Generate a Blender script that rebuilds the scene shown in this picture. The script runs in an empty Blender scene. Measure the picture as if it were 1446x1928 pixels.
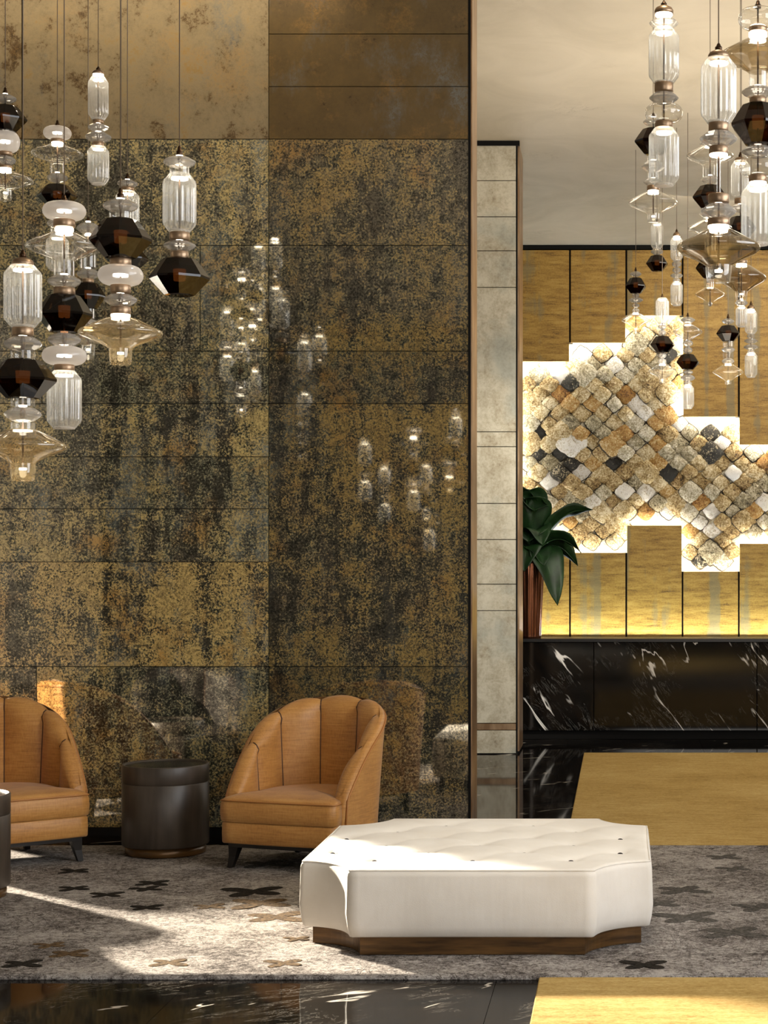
import bpy, math, random
from mathutils import Vector, Matrix
R = math.radians
rnd = random.Random(7)
SC = bpy.context.scene
COL = SC.collection

# ------------------------------------------------------------------ camera
F, PX, PY, EYE = 3400.0, 1172.0, 1055.0, 1.65      # focal length and principal point in pixels of the 1446x1928 frame
cam_d = bpy.data.cameras.new('camera'); cam = bpy.data.objects.new('camera', cam_d); COL.objects.link(cam)
cam.location = (0, 0, EYE); cam.rotation_euler = (R(90), 0, 0)
cam_d.sensor_fit = 'HORIZONTAL'; cam_d.sensor_width = 36.0; cam_d.lens = 36.0 * F / 1446
cam_d.shift_x = (723 - PX) / 1446; cam_d.shift_y = (PY - 964) / 1446
cam_d.clip_start = 0.1; cam_d.clip_end = 200
SC.camera = cam
def at(x, y, d):
    """room point seen at pixel x, y when it stands d metres from the camera plane"""
    return Vector(((x - PX) * d / F, d, EYE + (PY - y) * d / F))

# ------------------------------------------------------------------ world, sun, daylight, exposure
w = bpy.data.worlds.new('sky'); SC.world = w; w.use_nodes = True
nt = w.node_tree; bg = nt.nodes['Background']
sky = nt.nodes.new('ShaderNodeTexSky'); sky.sky_type = 'HOSEK_WILKIE'; sky.turbidity = 3.0
sky.sun_direction = (-0.69, 0.63, 0.36)
nt.links.new(sky.outputs[0], bg.inputs[0]); bg.inputs[1].default_value = 0.6

def lamp(name, kind, loc, direction, power, color, **kw):
    l = bpy.data.lights.new(name, kind); l.energy = power; l.color = color
    for k, v in kw.items(): setattr(l, k, v)
    o = bpy.data.objects.new(name, l); COL.objects.link(o); o.location = loc
    o.rotation_euler = Vector(direction).to_track_quat('-Z', 'Y').to_euler()
    return o
SUN = Vector((0.74 * math.cos(R(20)), -0.67 * math.cos(R(20)), -math.sin(R(20))))
lamp('sun', 'SUN', (-12, 20, 8), SUN, 24.0, (1.0, 0.88, 0.70), angle=R(2.6))
# daylight through the tall windows on the right; front fill added behind the camera
lamp('daylight_right', 'AREA', (4.9, 5.0, 2.7), (-1, 0.12, -0.15), 640, (0.93, 0.96, 1.0), shape='RECTANGLE', size=7.0, size_y=4.2)
lamp('front_fill', 'AREA', (1.6, -5.8, 2.8), (-0.12, 1, -0.02), 255, (1.0, 0.95, 0.88), shape='RECTANGLE', size=5.0, size_y=4.0)
# unseen warm lamps added as fill for the room and lobby
lamp('down_fill', 'AREA', (0.2, 6.2, 5.16), (0, 0, -1), 45, (1.0, 0.84, 0.6), shape='DISK', size=0.4)
lamp('ottoman_fill', 'SPOT', (-.55, 8.0, 5.16), (0, .03, -1), 260, (1.0, 0.93, 0.82), spot_size=R(24), spot_blend=0.5, shadow_soft_size=0.12)  # added to whiten the ottoman top and hide the sunlit edge
lamp('wall_fill', 'AREA', (-2.9, 10.45, 5.16), (0, 0.1, -1), 13, (1.0, 0.84, 0.6), shape='RECTANGLE', size=2.4, size_y=0.08)  # added to lighten the top of the gilded wall
lamp('lobby_fill', 'AREA', (1.9, 18.0, 5.1), (-0.2, 0.45, -1), 60, (1.0, 0.86, 0.64), shape='RECTANGLE', size=3.0, size_y=0.6)  # added to brighten the mosaic and its surround
lamp('lobby_fill', 'AREA', (3.6, 13.2, 4.6), (-1, 0.1, -0.35), 130, (1.0, 0.93, 0.82), shape='RECTANGLE', size=3.0, size_y=2.0)  # second added fill, from the right of the lobby
# unseen upward lamp added to brighten the ceiling, standing in for chandelier light
lamp('ceiling_fill', 'AREA', (1.2, 12.5, 2.2), (-0.05, 0.1, 1), 140, (1.0, 0.88, 0.70), shape='DISK', size=3.0)
lamp('pillar_fill', 'SPOT', (1.4, 11.6, 5.1), Vector((-1.25, 15.37, 1.6)) - Vector((1.4, 11.6, 5.1)), 1300, (1.0, 0.93, 0.80), spot_size=R(34), spot_blend=0.8, shadow_soft_size=0.15)  # unseen spot added to brighten the pillar

vs = SC.view_settings
vs.view_transform = 'Standard'; vs.look = 'None'; vs.exposure = 0.0; vs.gamma = 1.0; vs.use_curve_mapping = False
cy = SC.cycles
cy.use_denoising = True
cy.max_bounces = 14; cy.diffuse_bounces = 4; cy.glossy_bounces = 6; cy.transmission_bounces = 10; cy.transparent_max_bounces = 40
cy.caustics_reflective = False; cy.caustics_refractive = False
cy.sample_clamp_indirect = 6.0

# ------------------------------------------------------------------ node helpers
class NT:
    def __init__(s, name):
        s.m = bpy.data.materials.new(name); s.m.use_nodes = True
        s.t = s.m.node_tree; s.t.nodes.clear()
        s.out = s.n('OutputMaterial')
    def n(s, kind, **kw):
        x = s.t.nodes.new('ShaderNode' + kind)
        for k, v in kw.items(): setattr(x, k, v)
        return x
    def l(s, a, b): s.t.links.new(a, b)
    def set(s, sock, v):
        if isinstance(v, bpy.types.NodeSocket): s.l(v, sock)
        elif isinstance(v, (tuple, list)): sock.default_value = (*v, 1.0) if len(v) == 3 and sock.type == 'RGBA' else v
        else: sock.default_value = v
    def pos(s, scale=(1, 1, 1), rot=(0, 0, 0), kind='world', loc=(0, 0, 0)):
        if kind == 'world': src = s.n('NewGeometry').outputs['Position']
        else: src = s.n('TexCoord').outputs[kind]
        mp = s.n('Mapping'); s.l(src, mp.inputs[0])
        mp.inputs['Scale'].default_value = scale; mp.inputs['Rotation'].default_value = rot; mp.inputs['Location'].default_value = loc
        return mp.outputs[0]
    def noise(s, vec, scale, detail=4, rough=0.55, dist=0.0):
        x = s.n('TexNoise'); s.l(vec, x.inputs['Vector'])
        x.inputs['Scale'].default_value = scale; x.inputs['Detail'].default_value = detail
        x.inputs['Roughness'].default_value = rough; x.inputs['Distortion'].default_value = dist
        return x.outputs['Fac']
    def math(s, op, a, b=0.0, c=None, clamp=False):
        x = s.n('Math', operation=op, use_clamp=clamp)
        s.set(x.inputs[0], a); s.set(x.inputs[1], b)
        if c is not None: s.set(x.inputs[2], c)
        return x.outputs[0]
    def ramp(s, fac, stops, interp='LINEAR'):
        x = s.n('ValToRGB'); x.color_ramp.interpolation = interp
        e = x.color_ramp.elements
        while len(e) < len(stops): e.new(0.5)
        for el, (p, c) in zip(e, stops):
            el.position = p; el.color = (c, c, c, 1) if isinstance(c, (int, float)) else (*c, 1)
        s.set(x.inputs[0], fac)
        return x.outputs[0]
    def mix(s, fac, a, b, mode='MIX'):
        x = s.n('MixRGB', blend_type=mode)
        s.set(x.inputs[0], fac); s.set(x.inputs[1], a); s.set(x.inputs[2], b)
        return x.outputs[0]
    def bump(s, h, strength=0.3, dist=0.01):
        x = s.n('Bump'); s.l(h, x.inputs['Height'])
        x.inputs['Strength'].default_value = strength; x.inputs['Distance'].default_value = dist
        return x.outputs[0]
    def pbsdf(s, **kw):
        x = s.n('BsdfPrincipled')
        for k, v in kw.items(): s.set(x.inputs[k.replace('_', ' ')], v)
        return x.outputs[0]
    def glossy(s, color, rough, normal=None):
        x = s.n('BsdfGlossy'); s.set(x.inputs['Color'], color); s.set(x.inputs['Roughness'], rough)
        if normal is not None: s.l(normal, x.inputs['Normal'])
        return x.outputs[0]
    def transp(s, color):
        x = s.n('BsdfTransparent'); s.set(x.inputs[0], color); return x.outputs[0]
    def shmix(s, fac, a, b):
        x = s.n('MixShader'); s.set(x.inputs[0], fac); s.l(a, x.inputs[1]); s.l(b, x.inputs[2]); return x.outputs[0]
    def done(s, sh):
        s.l(sh, s.out.inputs[0]); return s.m

M = {}
def simple(name, color, rough=0.5, metal=0.0, **kw):
    t = NT(name); M[name] = t.done(t.pbsdf(Base_Color=color, Roughness=rough, Metallic=metal, **kw)); return M[name]

simple('black_lacquer', (0.006, 0.006, 0.006), 0.25)
simple('black_wood', (0.010, 0.008, 0.007), 0.35)
simple('black_trim', (0.004, 0.0035, 0.003), 0.6, Specular_IOR_Level=0.15)
simple('plaster', (0.62, 0.56, 0.46), 0.9)
simple('dark_plaster', (0.16, 0.13, 0.10), 0.8)
simple('button', (0.010, 0.007, 0.006), 0.7, Specular_IOR_Level=0.2)
simple('cord', (0.16, 0.12, 0.085), 0.5)
simple('dark_bronze', (0.07, 0.04, 0.022), 0.3, 0.9)
simple('brass', (0.75, 0.48, 0.18), 0.25, 1.0)

def gilded(name, stops, wts, refl, seedloc, ref_tint=(1.0, 0.93, 0.80), fine_amp=0.30):
    t = NT(name)
    p = t.pos(loc=seedloc); pv = t.pos(scale=(1.0, 1.0, 0.16), loc=seedloc)
    oi = t.n('ObjectInfo').outputs['Random']
    big = t.noise(p, 1.1, 5, 0.6, 0.3)
    mid = t.noise(p, 6.0, 8, 0.72, 0.2)
    st = t.noise(pv, 7.0, 6, 0.65)
    fine = t.noise(p, 52.0, 6, 0.85)
    v = t.math('MULTIPLY', t.math('SUBTRACT', big, 0.5), wts[0])
    v = t.math('ADD', v, t.math('MULTIPLY', t.math('SUBTRACT', mid, 0.5), wts[1]))
    v = t.math('ADD', v, t.math('MULTIPLY', t.math('SUBTRACT', st, 0.5), wts[2]))
    v = t.math('ADD', v, t.math('MULTIPLY', t.math('SUBTRACT', fine, 0.5), wts[3]))
    v = t.math('ADD', v, t.math('MULTIPLY', t.math('SUBTRACT', oi, 0.5), 0.10))
    v = t.math('ADD', v, 0.5, clamp=True)
    c = t.ramp(v, stops)
    # rust-orange and blue-grey clouds
    org = t.ramp(t.noise(t.pos(loc=(seedloc[0] + 9, 3, 1)), 2.6, 7, 0.7), [(0.52, 0.0), (0.64, 1.0)])
    c = t.mix(t.math('MULTIPLY', org, t.ramp(fine, [(0.42, 0.05), (0.56, 0.30)])), c, (0.46, 0.235, 0.045))
    blu = t.ramp(t.noise(t.pos(scale=(1.3, 1, .7), loc=(seedloc[0] + 23, 5, 8)), 2.1, 5, 0.65), [(0.55, 0.0), (0.70, 1.0)])
    c = t.mix(t.math('MULTIPLY', blu, t.ramp(fine, [(0.44, 0.8), (0.58, 0.1)])), c, (0.15, 0.165, 0.165))
    bmp = t.bump(t.math('ADD', mid, t.math('MULTIPLY', fine, 0.4)), 0.22, 0.004)
    base = t.pbsdf(Base_Color=c, Roughness=0.45, Metallic=0.10, Specular_IOR_Level=0.25, Normal=bmp)
    gl = t.glossy(ref_tint, 0.035)
    lw = t.n('LayerWeight'); lw.inputs[0].default_value = 0.25
    k = t.ramp(t.math('ADD', t.math('MULTIPLY', mid, 0.55), t.math('MULTIPLY', fine, 0.45)), [(0.36, refl[0]), (0.62, refl[1])])
    M[name] = t.done(t.shmix(k, base, gl))
def patina(name, seed, gain, ochre, dark, gold, refl, tint=(1, 1, 1)):
    """oxidised metal leaf under glass: grey-green grain, ochre clumps, rust and blue-grey clouds, dark vertical runs"""
    t = NT(name)
    p = t.pos(loc=seed); pv = t.pos(scale=(1.0, 1.0, 0.14), loc=seed)
    oi = t.math('SUBTRACT', t.n('ObjectInfo').outputs['Random'], 0.5)
    sp = t.noise(p, 75, 5, 0.8); cl = t.noise(p, 15, 7, 0.78, 0.3); mid = t.noise(p, 3.2, 6, 0.65, 0.3); big = t.noise(p, 0.9, 4, 0.6); st = t.noise(pv, 8.0, 6, 0.68)
    def lin(*tw):
        v = 0.5
        for sock, w_ in tw: v = t.math('MULTIPLY_ADD', t.math('SUBTRACT', sock, 0.5), w_, v)
        return v
    g = lin((sp, 2.9), (cl, 1.5), (st, 0.5), (mid, .3))
    c = t.ramp(t.math('ADD', g, 0.0, clamp=True), [(0.10, (0.010, 0.014, 0.011)), (0.34, (0.045, 0.055, 0.038)), (0.52, (0.145, 0.142, 0.096)), (0.70, (0.30, 0.275, 0.18)), (0.92, (0.52, 0.46, 0.32))])
    # violet-grey drift
    vio = t.ramp(t.noise(t.pos(loc=(seed[0] + 31, 1, 4)), 4.0, 5, 0.7), [(0.46, 0.0), (0.60, 1.0)])
    c = t.mix(t.math('MULTIPLY', vio, 0.5), c, t.mix(1.0, c, (1.12, 0.92, 1.0), 'MULTIPLY'))
    # ochre leaf
    om = lin((cl, 1.9), (mid, 1.5), (big, 0.9), (st, 0.9), (sp, 2.6))
    om = t.ramp(t.math('ADD', t.math('MULTIPLY_ADD', oi, 0.14, om), ochre, clamp=True), [(0.44, 0.0), (0.62, 0.9)])
    oc = t.ramp(sp, [(0.38, tuple(x * .32 for x in gold)), (0.50, gold), (0.60, tuple(min(1, x * 1.6) for x in gold))])
    c = t.mix(om, c, oc)
    org = t.ramp(t.noise(t.pos(loc=(seed[0] + 9, 3, 1)), 2.6, 7, 0.7), [(0.54, 0.0), (0.66, 1.0)])
    c = t.mix(t.math('MULTIPLY', org, t.ramp(lin((sp, 1.2), (cl, 1.0)), [(0.40, 0.05), (0.56, 0.85)])), c, (0.47, 0.25, 0.055))
    blu = t.ramp(t.noise(t.pos(scale=(1.5, 1, .6), loc=(seed[0] + 23, 5, 8)), 2.3, 5, 0.65), [(0.54, 0.0), (0.66, 1.0)])
    c = t.mix(t.math('MULTIPLY', blu, t.ramp(lin((sp, 1.2), (cl, .8)), [(0.42, 0.75), (0.60, 0.2)])), c, (0.16, 0.18, 0.18))
    # dark runs and hairline cracks
    dk = t.ramp(lin((st, 1.3), (mid, 1.0), (big, .7), (cl, 1.0), (sp, 1.6)), [(0.26 + dark, 0.25), (0.52 + dark, 1.0)])
    cr = t.ramp(t.math('ABSOLUTE', t.math('SUBTRACT', t.noise(p, 11, 6, 0.75, 0.8), 0.5)), [(0.0, 0.35), (0.035, 1.0)])
    k_ = t.n('CombineXYZ'); dv = t.math('MULTIPLY', t.math('MULTIPLY', dk, cr), t.math('MULTIPLY_ADD', oi, 0.25, gain))
    for a in range(3): t.l(dv, k_.inputs[a])
    c = t.mix(1.0, c, k_.outputs[0], 'MULTIPLY'); c = t.mix(1.0, c, tint, 'MULTIPLY')
    base = t.pbsdf(Base_Color=c, Roughness=0.45, Metallic=0.10, Specular_IOR_Level=0.25, Normal=t.bump(t.math('ADD', cl, t.math('MULTIPLY', sp, .5)), 0.2, 0.004))
    k = t.ramp(lin((cl, 1.5), (sp, 2.2)), [(0.25, refl[0]), (0.75, refl[1])])
    M[name] = t.done(t.shmix(k, base, t.glossy((1.0, 0.95, 0.85), 0.03)))
patina('gilded_low', (0, 0, 0), 1.42, -0.08, -0.01, (0.44, 0.325, 0.13), (0.12, 0.46), (0.98, 1.0, 0.94))
patina('gilded_gold', (13, 0, 5), 1.40, 0.01, -0.05, (0.50, 0.36, 0.135), (0.12, 0.46), (1.0, 0.99, 0.92))
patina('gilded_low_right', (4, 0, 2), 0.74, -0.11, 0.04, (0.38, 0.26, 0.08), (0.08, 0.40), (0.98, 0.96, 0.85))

UP = [(0.20, (0.035, 0.022, 0.010)), (0.36, (0.13, 0.080, 0.032)), (0.43, (0.25, 0.19, 0.105)), (0.62, (0.32, 0.245, 0.135)), (0.78, (0.34, 0.22, 0.08))]
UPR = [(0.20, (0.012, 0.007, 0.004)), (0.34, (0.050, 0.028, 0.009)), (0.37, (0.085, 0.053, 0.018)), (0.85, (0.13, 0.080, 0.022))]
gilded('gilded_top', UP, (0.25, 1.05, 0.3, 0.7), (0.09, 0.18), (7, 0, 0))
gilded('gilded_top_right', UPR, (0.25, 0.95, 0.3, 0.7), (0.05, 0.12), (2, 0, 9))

def pillar_mat():
    t = NT('silvered_stone'); p = t.pos(loc=(3, 1, 0)); oi = t.n('ObjectInfo').outputs['Random']
    a = t.noise(p, 5, 8, 0.7, 0.4); b = t.noise(p, 45, 4, 0.7); st = t.noise(t.pos(scale=(1, 1, .2)), 9, 5)
    v = t.math('ADD', t.math('MULTIPLY', a, 0.6), t.math('ADD', t.math('MULTIPLY', b, 0.3), t.math('MULTIPLY', st, 0.2)))
    c = t.ramp(v, [(0.36, (0.16, 0.12, 0.07)), (0.46, (0.42, 0.37, 0.27)), (0.60, (0.62, 0.58, 0.47)), (0.75, (0.72, 0.68, 0.56))])
    bl = t.ramp(t.noise(t.pos(loc=(8, 2, 2)), 1.6, 4), [(0.48, 0.0), (0.62, 1.0)])
    c = t.mix(t.math('MULTIPLY', bl, 0.5), c, (0.28, 0.33, 0.32))
    base = t.pbsdf(Base_Color=c, Roughness=0.4, Metallic=0.2)
    M['silvered_stone'] = t.done(t.shmix(0.16, base, t.glossy((0.95, 0.95, 0.92), 0.08)))
pillar_mat()

def marble(name, coords, stroke, lo, rough=0.06, vein=(0.75, 0.70, 0.62), speck=0.5, spec=0.5):
    """black marble: a few bold broken strokes, faint hairlines and scattered flecks"""
    t = NT(name)
    q = t.pos(rot=coords['rot'])
    mp = t.n('Mapping'); t.l(q, mp.inputs[0]); mp.inputs['Scale'].default_value = coords['scale']; p = mp.outputs[0]
    n1 = t.noise(p, stroke, 4, 0.5, 0.5)
    v1 = t.ramp(t.math('ABSOLUTE', t.math('SUBTRACT', n1, 0.5)), [(0.0, 1.0), (0.006, 0.8), (0.012, 0.0)])
    mk = t.ramp(t.noise(p, stroke * 1.7, 3), [(lo, 0.0), (lo + 0.05, 1.0)])
    n2 = t.noise(p, 3.7, 7, 0.7, 1.5)
    v2 = t.ramp(t.math('ABSOLUTE', t.math('SUBTRACT', n2, 0.52)), [(0.0, 0.5), (0.006, 0.1), (0.012, 0.0)])
    mk2 = t.ramp(t.noise(t.pos(loc=(1, 7, 3)), 2.6, 4), [(0.50, 0.0), (0.60, speck)])
    v = t.math('ADD', t.math('MULTIPLY', v1, mk), t.math('MULTIPLY', v2, mk2), clamp=True)
    base = t.ramp(t.noise(p, 3, 5), [(0.4, (0.003, 0.003, 0.003)), (0.7, (0.010, 0.007, 0.005))])
    c = t.mix(v, base, vein)
    M[name] = t.done(t.pbsdf(Base_Color=c, Roughness=rough, Specular_IOR_Level=spec, IOR=1.5 if spec > .4 else 1.2))
marble('black_marble_floor', dict(scale=(0.7, 2.4, 1), rot=(0, 0, R(-35))), 1.6, 0.59, 0.05, (0.62, 0.57, 0.50), 0.6, 0.28)
marble('black_marble_desk', dict(scale=(2.8, 1.0, 0.65), rot=(0, R(36), 0)), 1.25, 0.535, 0.07, (0.85, 0.83, 0.80), 0.45)

def gold_panel():
    t = NT('gold_weave'); p = t.pos(); oi = t.n('ObjectInfo').outputs['Random']
    off = t.n('CombineXYZ'); t.l(t.math('MULTIPLY', oi, 17.0), off.inputs[0]); t.l(t.math('MULTIPLY', oi, 31.0), off.inputs[2])
    ad = t.n('VectorMath', operation='ADD'); t.l(p, ad.inputs[0]); t.l(off.outputs[0], ad.inputs[1])
    def mp(sc):
        m = t.n('Mapping'); t.l(ad.outputs[0], m.inputs[0]); m.inputs['Scale'].default_value = sc; return m.outputs[0]
    h = t.noise(mp((1.6, 0, 11.0)), 1.6, 8, 0.8)
    v = t.noise(mp((4.2, 0, 0.10)), 1.2, 3, 0.5); blk = t.noise(mp((3.0, 0, 3.2)), 1.5, 2, 0.5)
    f = t.noise(mp((30, 0, 30)), 2.0, 3, 0.6)
    c = t.ramp(t.math('ADD', t.math('MULTIPLY', h, 0.8), t.math('MULTIPLY', f, 0.2)), [(0.36, (0.10, 0.052, 0.012)), (0.44, (0.28, 0.155, 0.026)), (0.52, (0.42, 0.25, 0.048)), (0.63, (0.52, 0.345, 0.085))])
    gv = t.ramp(t.math('ADD', t.math('MULTIPLY', v, .8), t.math('MULTIPLY', blk, .2)), [(0.53, 0.0), (0.58, 1.0)])
    c = t.mix(t.math('MULTIPLY', gv, 0.65), c, (0.20, 0.175, 0.095))
    M['gold_weave'] = t.done(t.pbsdf(Base_Color=c, Roughness=0.42, Metallic=0.12))
gold_panel()

def tile_mat(name, stops, rough=0.5):
    t = NT(name); p = t.pos(); oi = t.n('ObjectInfo').outputs['Random']
    a = t.noise(p, 9, 8, 0.8, 0.6); b = t.noise(p, 55, 4, 0.75)
    v = t.math('ADD', t.math('MULTIPLY', a, 0.5), t.math('MULTIPLY', b, 0.5))
    v = t.math('ADD', v, t.math('MULTIPLY', t.math('SUBTRACT', oi, 0.5), 0.08))
    c = t.ramp(v, stops)
    M[name] = t.done(t.pbsdf(Base_Color=c, Roughness=rough, Normal=t.bump(v, 0.9, 0.03)))
tile_mat('gold_crust', [(0.38, (0.035, 0.020, 0.008)), (0.45, (0.27, 0.165, 0.055)), (0.52, (0.54, 0.42, 0.21)), (0.60, (0.84, 0.76, 0.58))])
tile_mat('amber_crust', [(0.38, (0.05, 0.02, 0.005)), (0.45, (0.33, 0.15, 0.030)), (0.53, (0.48, 0.30, 0.09)), (0.61, (0.72, 0.60, 0.38))])
tile_mat('grey_crust', [(0.38, (0.045, 0.036, 0.022)), (0.45, (0.26, 0.22, 0.13)), (0.52, (0.52, 0.47, 0.34)), (0.60, (0.84, 0.81, 0.74))])
tile_mat('white_quartz', [(0.36, (0.20, 0.14, 0.06)), (0.42, (0.62, 0.57, 0.48)), (0.48, (0.86, 0.85, 0.84))])
tile_mat('black_crust', [(0.52, (0.006, 0.005, 0.004)), (0.55, (0.03, 0.024, 0.015)), (0.59, (0.55, 0.48, 0.34))])
tile_mat('cream_ground', [(0.38, (0.36, 0.27, 0.12)), (0.45, (0.62, 0.54, 0.36)), (0.53, (0.82, 0.77, 0.62))])
tile_mat('dark_joint', [(0.40, (0.012, 0.008, 0.005)), (0.55, (0.035, 0.022, 0.010)), (0.63, (0.28, 0.20, 0.09))])

def leather():
    t = NT('tan_fabric'); p = t.pos(kind='Object')
    st = t.noise(t.pos(kind='Object', scale=(1, 1, 14)), 9, 5, 0.65)
    bl = t.noise(p, 4, 4)
    wv = t.noise(t.pos(kind='Object', scale=(1, 1, .25)), 140, 3, .6)
    v = t.math('ADD', t.math('MULTIPLY', st, 0.45), t.math('ADD', t.math('MULTIPLY', bl, 0.3), t.math('MULTIPLY', wv, 0.25)))
    c = t.ramp(v, [(0.33, (0.29, 0.12, 0.028)), (0.50, (0.48, 0.225, 0.055)), (0.66, (0.60, 0.32, 0.095))])
    b = t.bump(t.math('ADD', st, t.math('MULTIPLY', wv, 0.6)), 0.18, 0.004)
    M['tan_fabric'] = t.done(t.pbsdf(Base_Color=c, Roughness=0.46, Normal=b, Sheen_Weight=0.15))
leather()
simple('dark_fabric', (0.012, 0.008, 0.006), 0.7)
simple('dark_seam', (0.06, 0.022, 0.008), 0.6)
def piping():
    simple('tan_piping', (0.40, 0.17, 0.045), 0.5)
piping()

def white_fabric():
    t = NT('white_upholstery'); p = t.pos(kind='Object')
    a = t.noise(p, 3, 5); f = t.noise(p, 260, 2); wr = t.noise(t.pos(kind='Object', scale=(1, 1, .18)), 7, 3)
    c = t.ramp(a, [(0.35, (0.72, 0.68, 0.62)), (0.65, (0.82, 0.79, 0.74))])
    M['white_upholstery'] = t.done(t.pbsdf(Base_Color=c, Roughness=0.6, Normal=t.bump(t.math('ADD', wr, t.math('MULTIPLY', f, .08)), 0.16, 0.03), Sheen_Weight=0.2))
white_fabric()

def wood_base():
    t = NT('walnut_bronze'); n = t.noise(t.pos(kind='Object', scale=(1, 1, 9)), 5, 5)
    c = t.ramp(n, [(0.35, (0.05, 0.024, 0.007)), (0.65, (0.15, 0.075, 0.022))])
    M['walnut_bronze'] = t.done(t.pbsdf(Base_Color=c, Roughness=0.32, Metallic=0.3))
wood_base()

def drum_mat():
    t = NT('brown_hide'); n = t.noise(t.pos(kind='Object', scale=(1, 1, .12)), 30, 4); b = t.noise(t.pos(kind='Object'), 5, 4)
    c = t.ramp(t.math('ADD', t.math('MULTIPLY', n, .5), t.math('MULTIPLY', b, .5)), [(0.35, (0.028, 0.020, 0.014)), (0.65, (0.065, 0.05, 0.038))])
    M['brown_hide'] = t.done(t.pbsdf(Base_Color=c, Roughness=0.42, Specular_IOR_Level=0.5))
drum_mat()

def rug_mat():
    t = NT('grey_pile'); p = t.pos()
    a = t.noise(p, 34, 8, 0.8, 0.6); b = t.noise(p, 2.2, 4, 0.6, 0.5); f = t.noise(p, 130, 3, .7)
    n = t.noise(p, 2.7, 5, 0.6, 1.6)
    line = t.ramp(t.math('ABSOLUTE', t.math('SUBTRACT', n, 0.5)), [(0.0, 1.0), (0.012, 0.3), (0.02, 0.0)])
    v = t.math('ADD', t.math('MULTIPLY', a, 0.5), t.math('ADD', t.math('MULTIPLY', b, 0.25), t.math('MULTIPLY', f, 0.25)))
    c = t.ramp(v, [(0.42, (0.045, 0.037, 0.033)), (0.485, (0.23, 0.205, 0.19)), (0.555, (0.50, 0.465, 0.435))])
    c = t.mix(t.math('MULTIPLY', line, 0.55), c, (0.08, 0.068, 0.06))
    hb = t.math('SUBTRACT', t.math('ADD', a, t.math('MULTIPLY', f, .6)), t.math('MULTIPLY', line, 0.6))
    M['grey_pile'] = t.done(t.pbsdf(Base_Color=c, Roughness=0.95, Specular_IOR_Level=0.1, Normal=t.bump(hb, 0.8, 0.012)))
rug_mat()
def motif_mat(name, c0, c1):
    t = NT(name); n = t.noise(t.pos(), 60, 4, .7)
    M[name] = t.done(t.pbsdf(Base_Color=t.ramp(n, [(0.4, c0), (0.6, c1)]), Roughness=0.95, Specular_IOR_Level=0.1, Normal=t.bump(n, .6, .01)))
motif_mat('brown_pile', (0.045, 0.030, 0.018), (0.16, 0.105, 0.055))
motif_mat('charcoal_pile', (0.045, 0.042, 0.038), (0.12, 0.11, 0.10))
motif_mat('black_pile', (0.008, 0.007, 0.006), (0.03, 0.025, 0.02))

def gold_carpet():
    t = NT('gold_carpet_pile')
    a = t.noise(t.pos(scale=(0.9, 4, 1)), 5, 8, 0.75); f = t.noise(t.pos(scale=(1, 2.0, 1)), 45, 5, .8); b = t.noise(t.pos(), 0.9, 3)
    v = t.math('ADD', t.math('MULTIPLY', a, .3), t.math('ADD', t.math('MULTIPLY', f, .45), t.math('MULTIPLY', b, .25)))
    c = t.ramp(v, [(0.38, (0.22, 0.125, 0.030)), (0.47, (0.42, 0.275, 0.085)), (0.53, (0.50, 0.345, 0.125)), (0.62, (0.62, 0.46, 0.19))])
    M['gold_carpet_pile'] = t.done(t.pbsdf(Base_Color=c, Roughness=0.9, Specular_IOR_Level=0.15, Normal=t.bump(f, .6, .008)))
gold_carpet()

def ceiling_mat():
    t = NT('veined_plaster'); n = t.noise(t.pos(scale=(1, .8, 1)), 1.4, 6, .6, 1.0)
    ln = t.ramp(t.math('ABSOLUTE', t.math('SUBTRACT', t.noise(t.pos(scale=(.6, .8, 1)), .8, 8, .7, 1.2), .5)), [(0.0, 1.0), (0.008, 0.0)])
    mk = t.ramp(t.noise(t.pos(loc=(4, 4, 4)), .8, 2), [(0.55, 0.0), (0.65, 1.0)])
    c = t.ramp(n, [(0.3, (0.48, 0.42, 0.32)), (0.7, (0.60, 0.53, 0.42))])
    c = t.mix(t.math('MULTIPLY', t.math('MULTIPLY', ln, mk), .5), c, (0.20, 0.15, 0.09))
    M['veined_plaster'] = t.done(t.pbsdf(Base_Color=c, Roughness=0.55))
ceiling_mat()

def bronze_end():
    t = NT('brushed_bronze'); n = t.noise(t.pos(scale=(1, 1, .3)), 12, 5)
    M['brushed_bronze'] = t.done(t.pbsdf(Base_Color=t.ramp(n, [(0.35, (0.30, 0.18, 0.10)), (0.65, (0.52, 0.36, 0.22))]), Roughness=0.34, Metallic=0.85))
bronze_end()

# glass: thin blown shells (clear, fluted, opal, amber, smoked) and solid crystal
def thin_glass(name, tint, edge=0.75, core=0.05, haze=0.0, haze_col=(0.9, 0.88, 0.84), rough=0.02):
    t = NT(name)
    lw = t.n('LayerWeight'); lw.inputs[0].default_value = 0.5
    fac = t.math('MULTIPLY_ADD', t.math('POWER', lw.outputs['Facing'], 2.6), edge, core, clamp=True)
    sh = t.shmix(fac, t.transp(tint), t.glossy((1, 1, 1), rough))
    if haze:
        d = t.n('BsdfDiffuse'); d.inputs[0].default_value = (*haze_col, 1)
        tr = t.n('BsdfTranslucent'); tr.inputs[0].default_value = (*haze_col, 1)
        sh = t.shmix(haze, sh, t.shmix(0.55, d.outputs[0], tr.outputs[0]))
    M[name] = t.done(sh)
thin_glass('clear_glass', (0.96, 0.95, 0.92), 0.75, 0.06, 0.05)
thin_glass('fluted_glass', (0.93, 0.93, 0.91), 0.95, 0.08, 0.24, (0.92, 0.92, 0.90))
thin_glass('opal_glass', (0.90, 0.88, 0.86), 0.45, 0.07, 0.48, (0.92, 0.88, 0.84))
thin_glass('amber_glass', (0.86, 0.76, 0.56), 0.75, 0.07, 0.16, (0.82, 0.70, 0.48))
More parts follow.
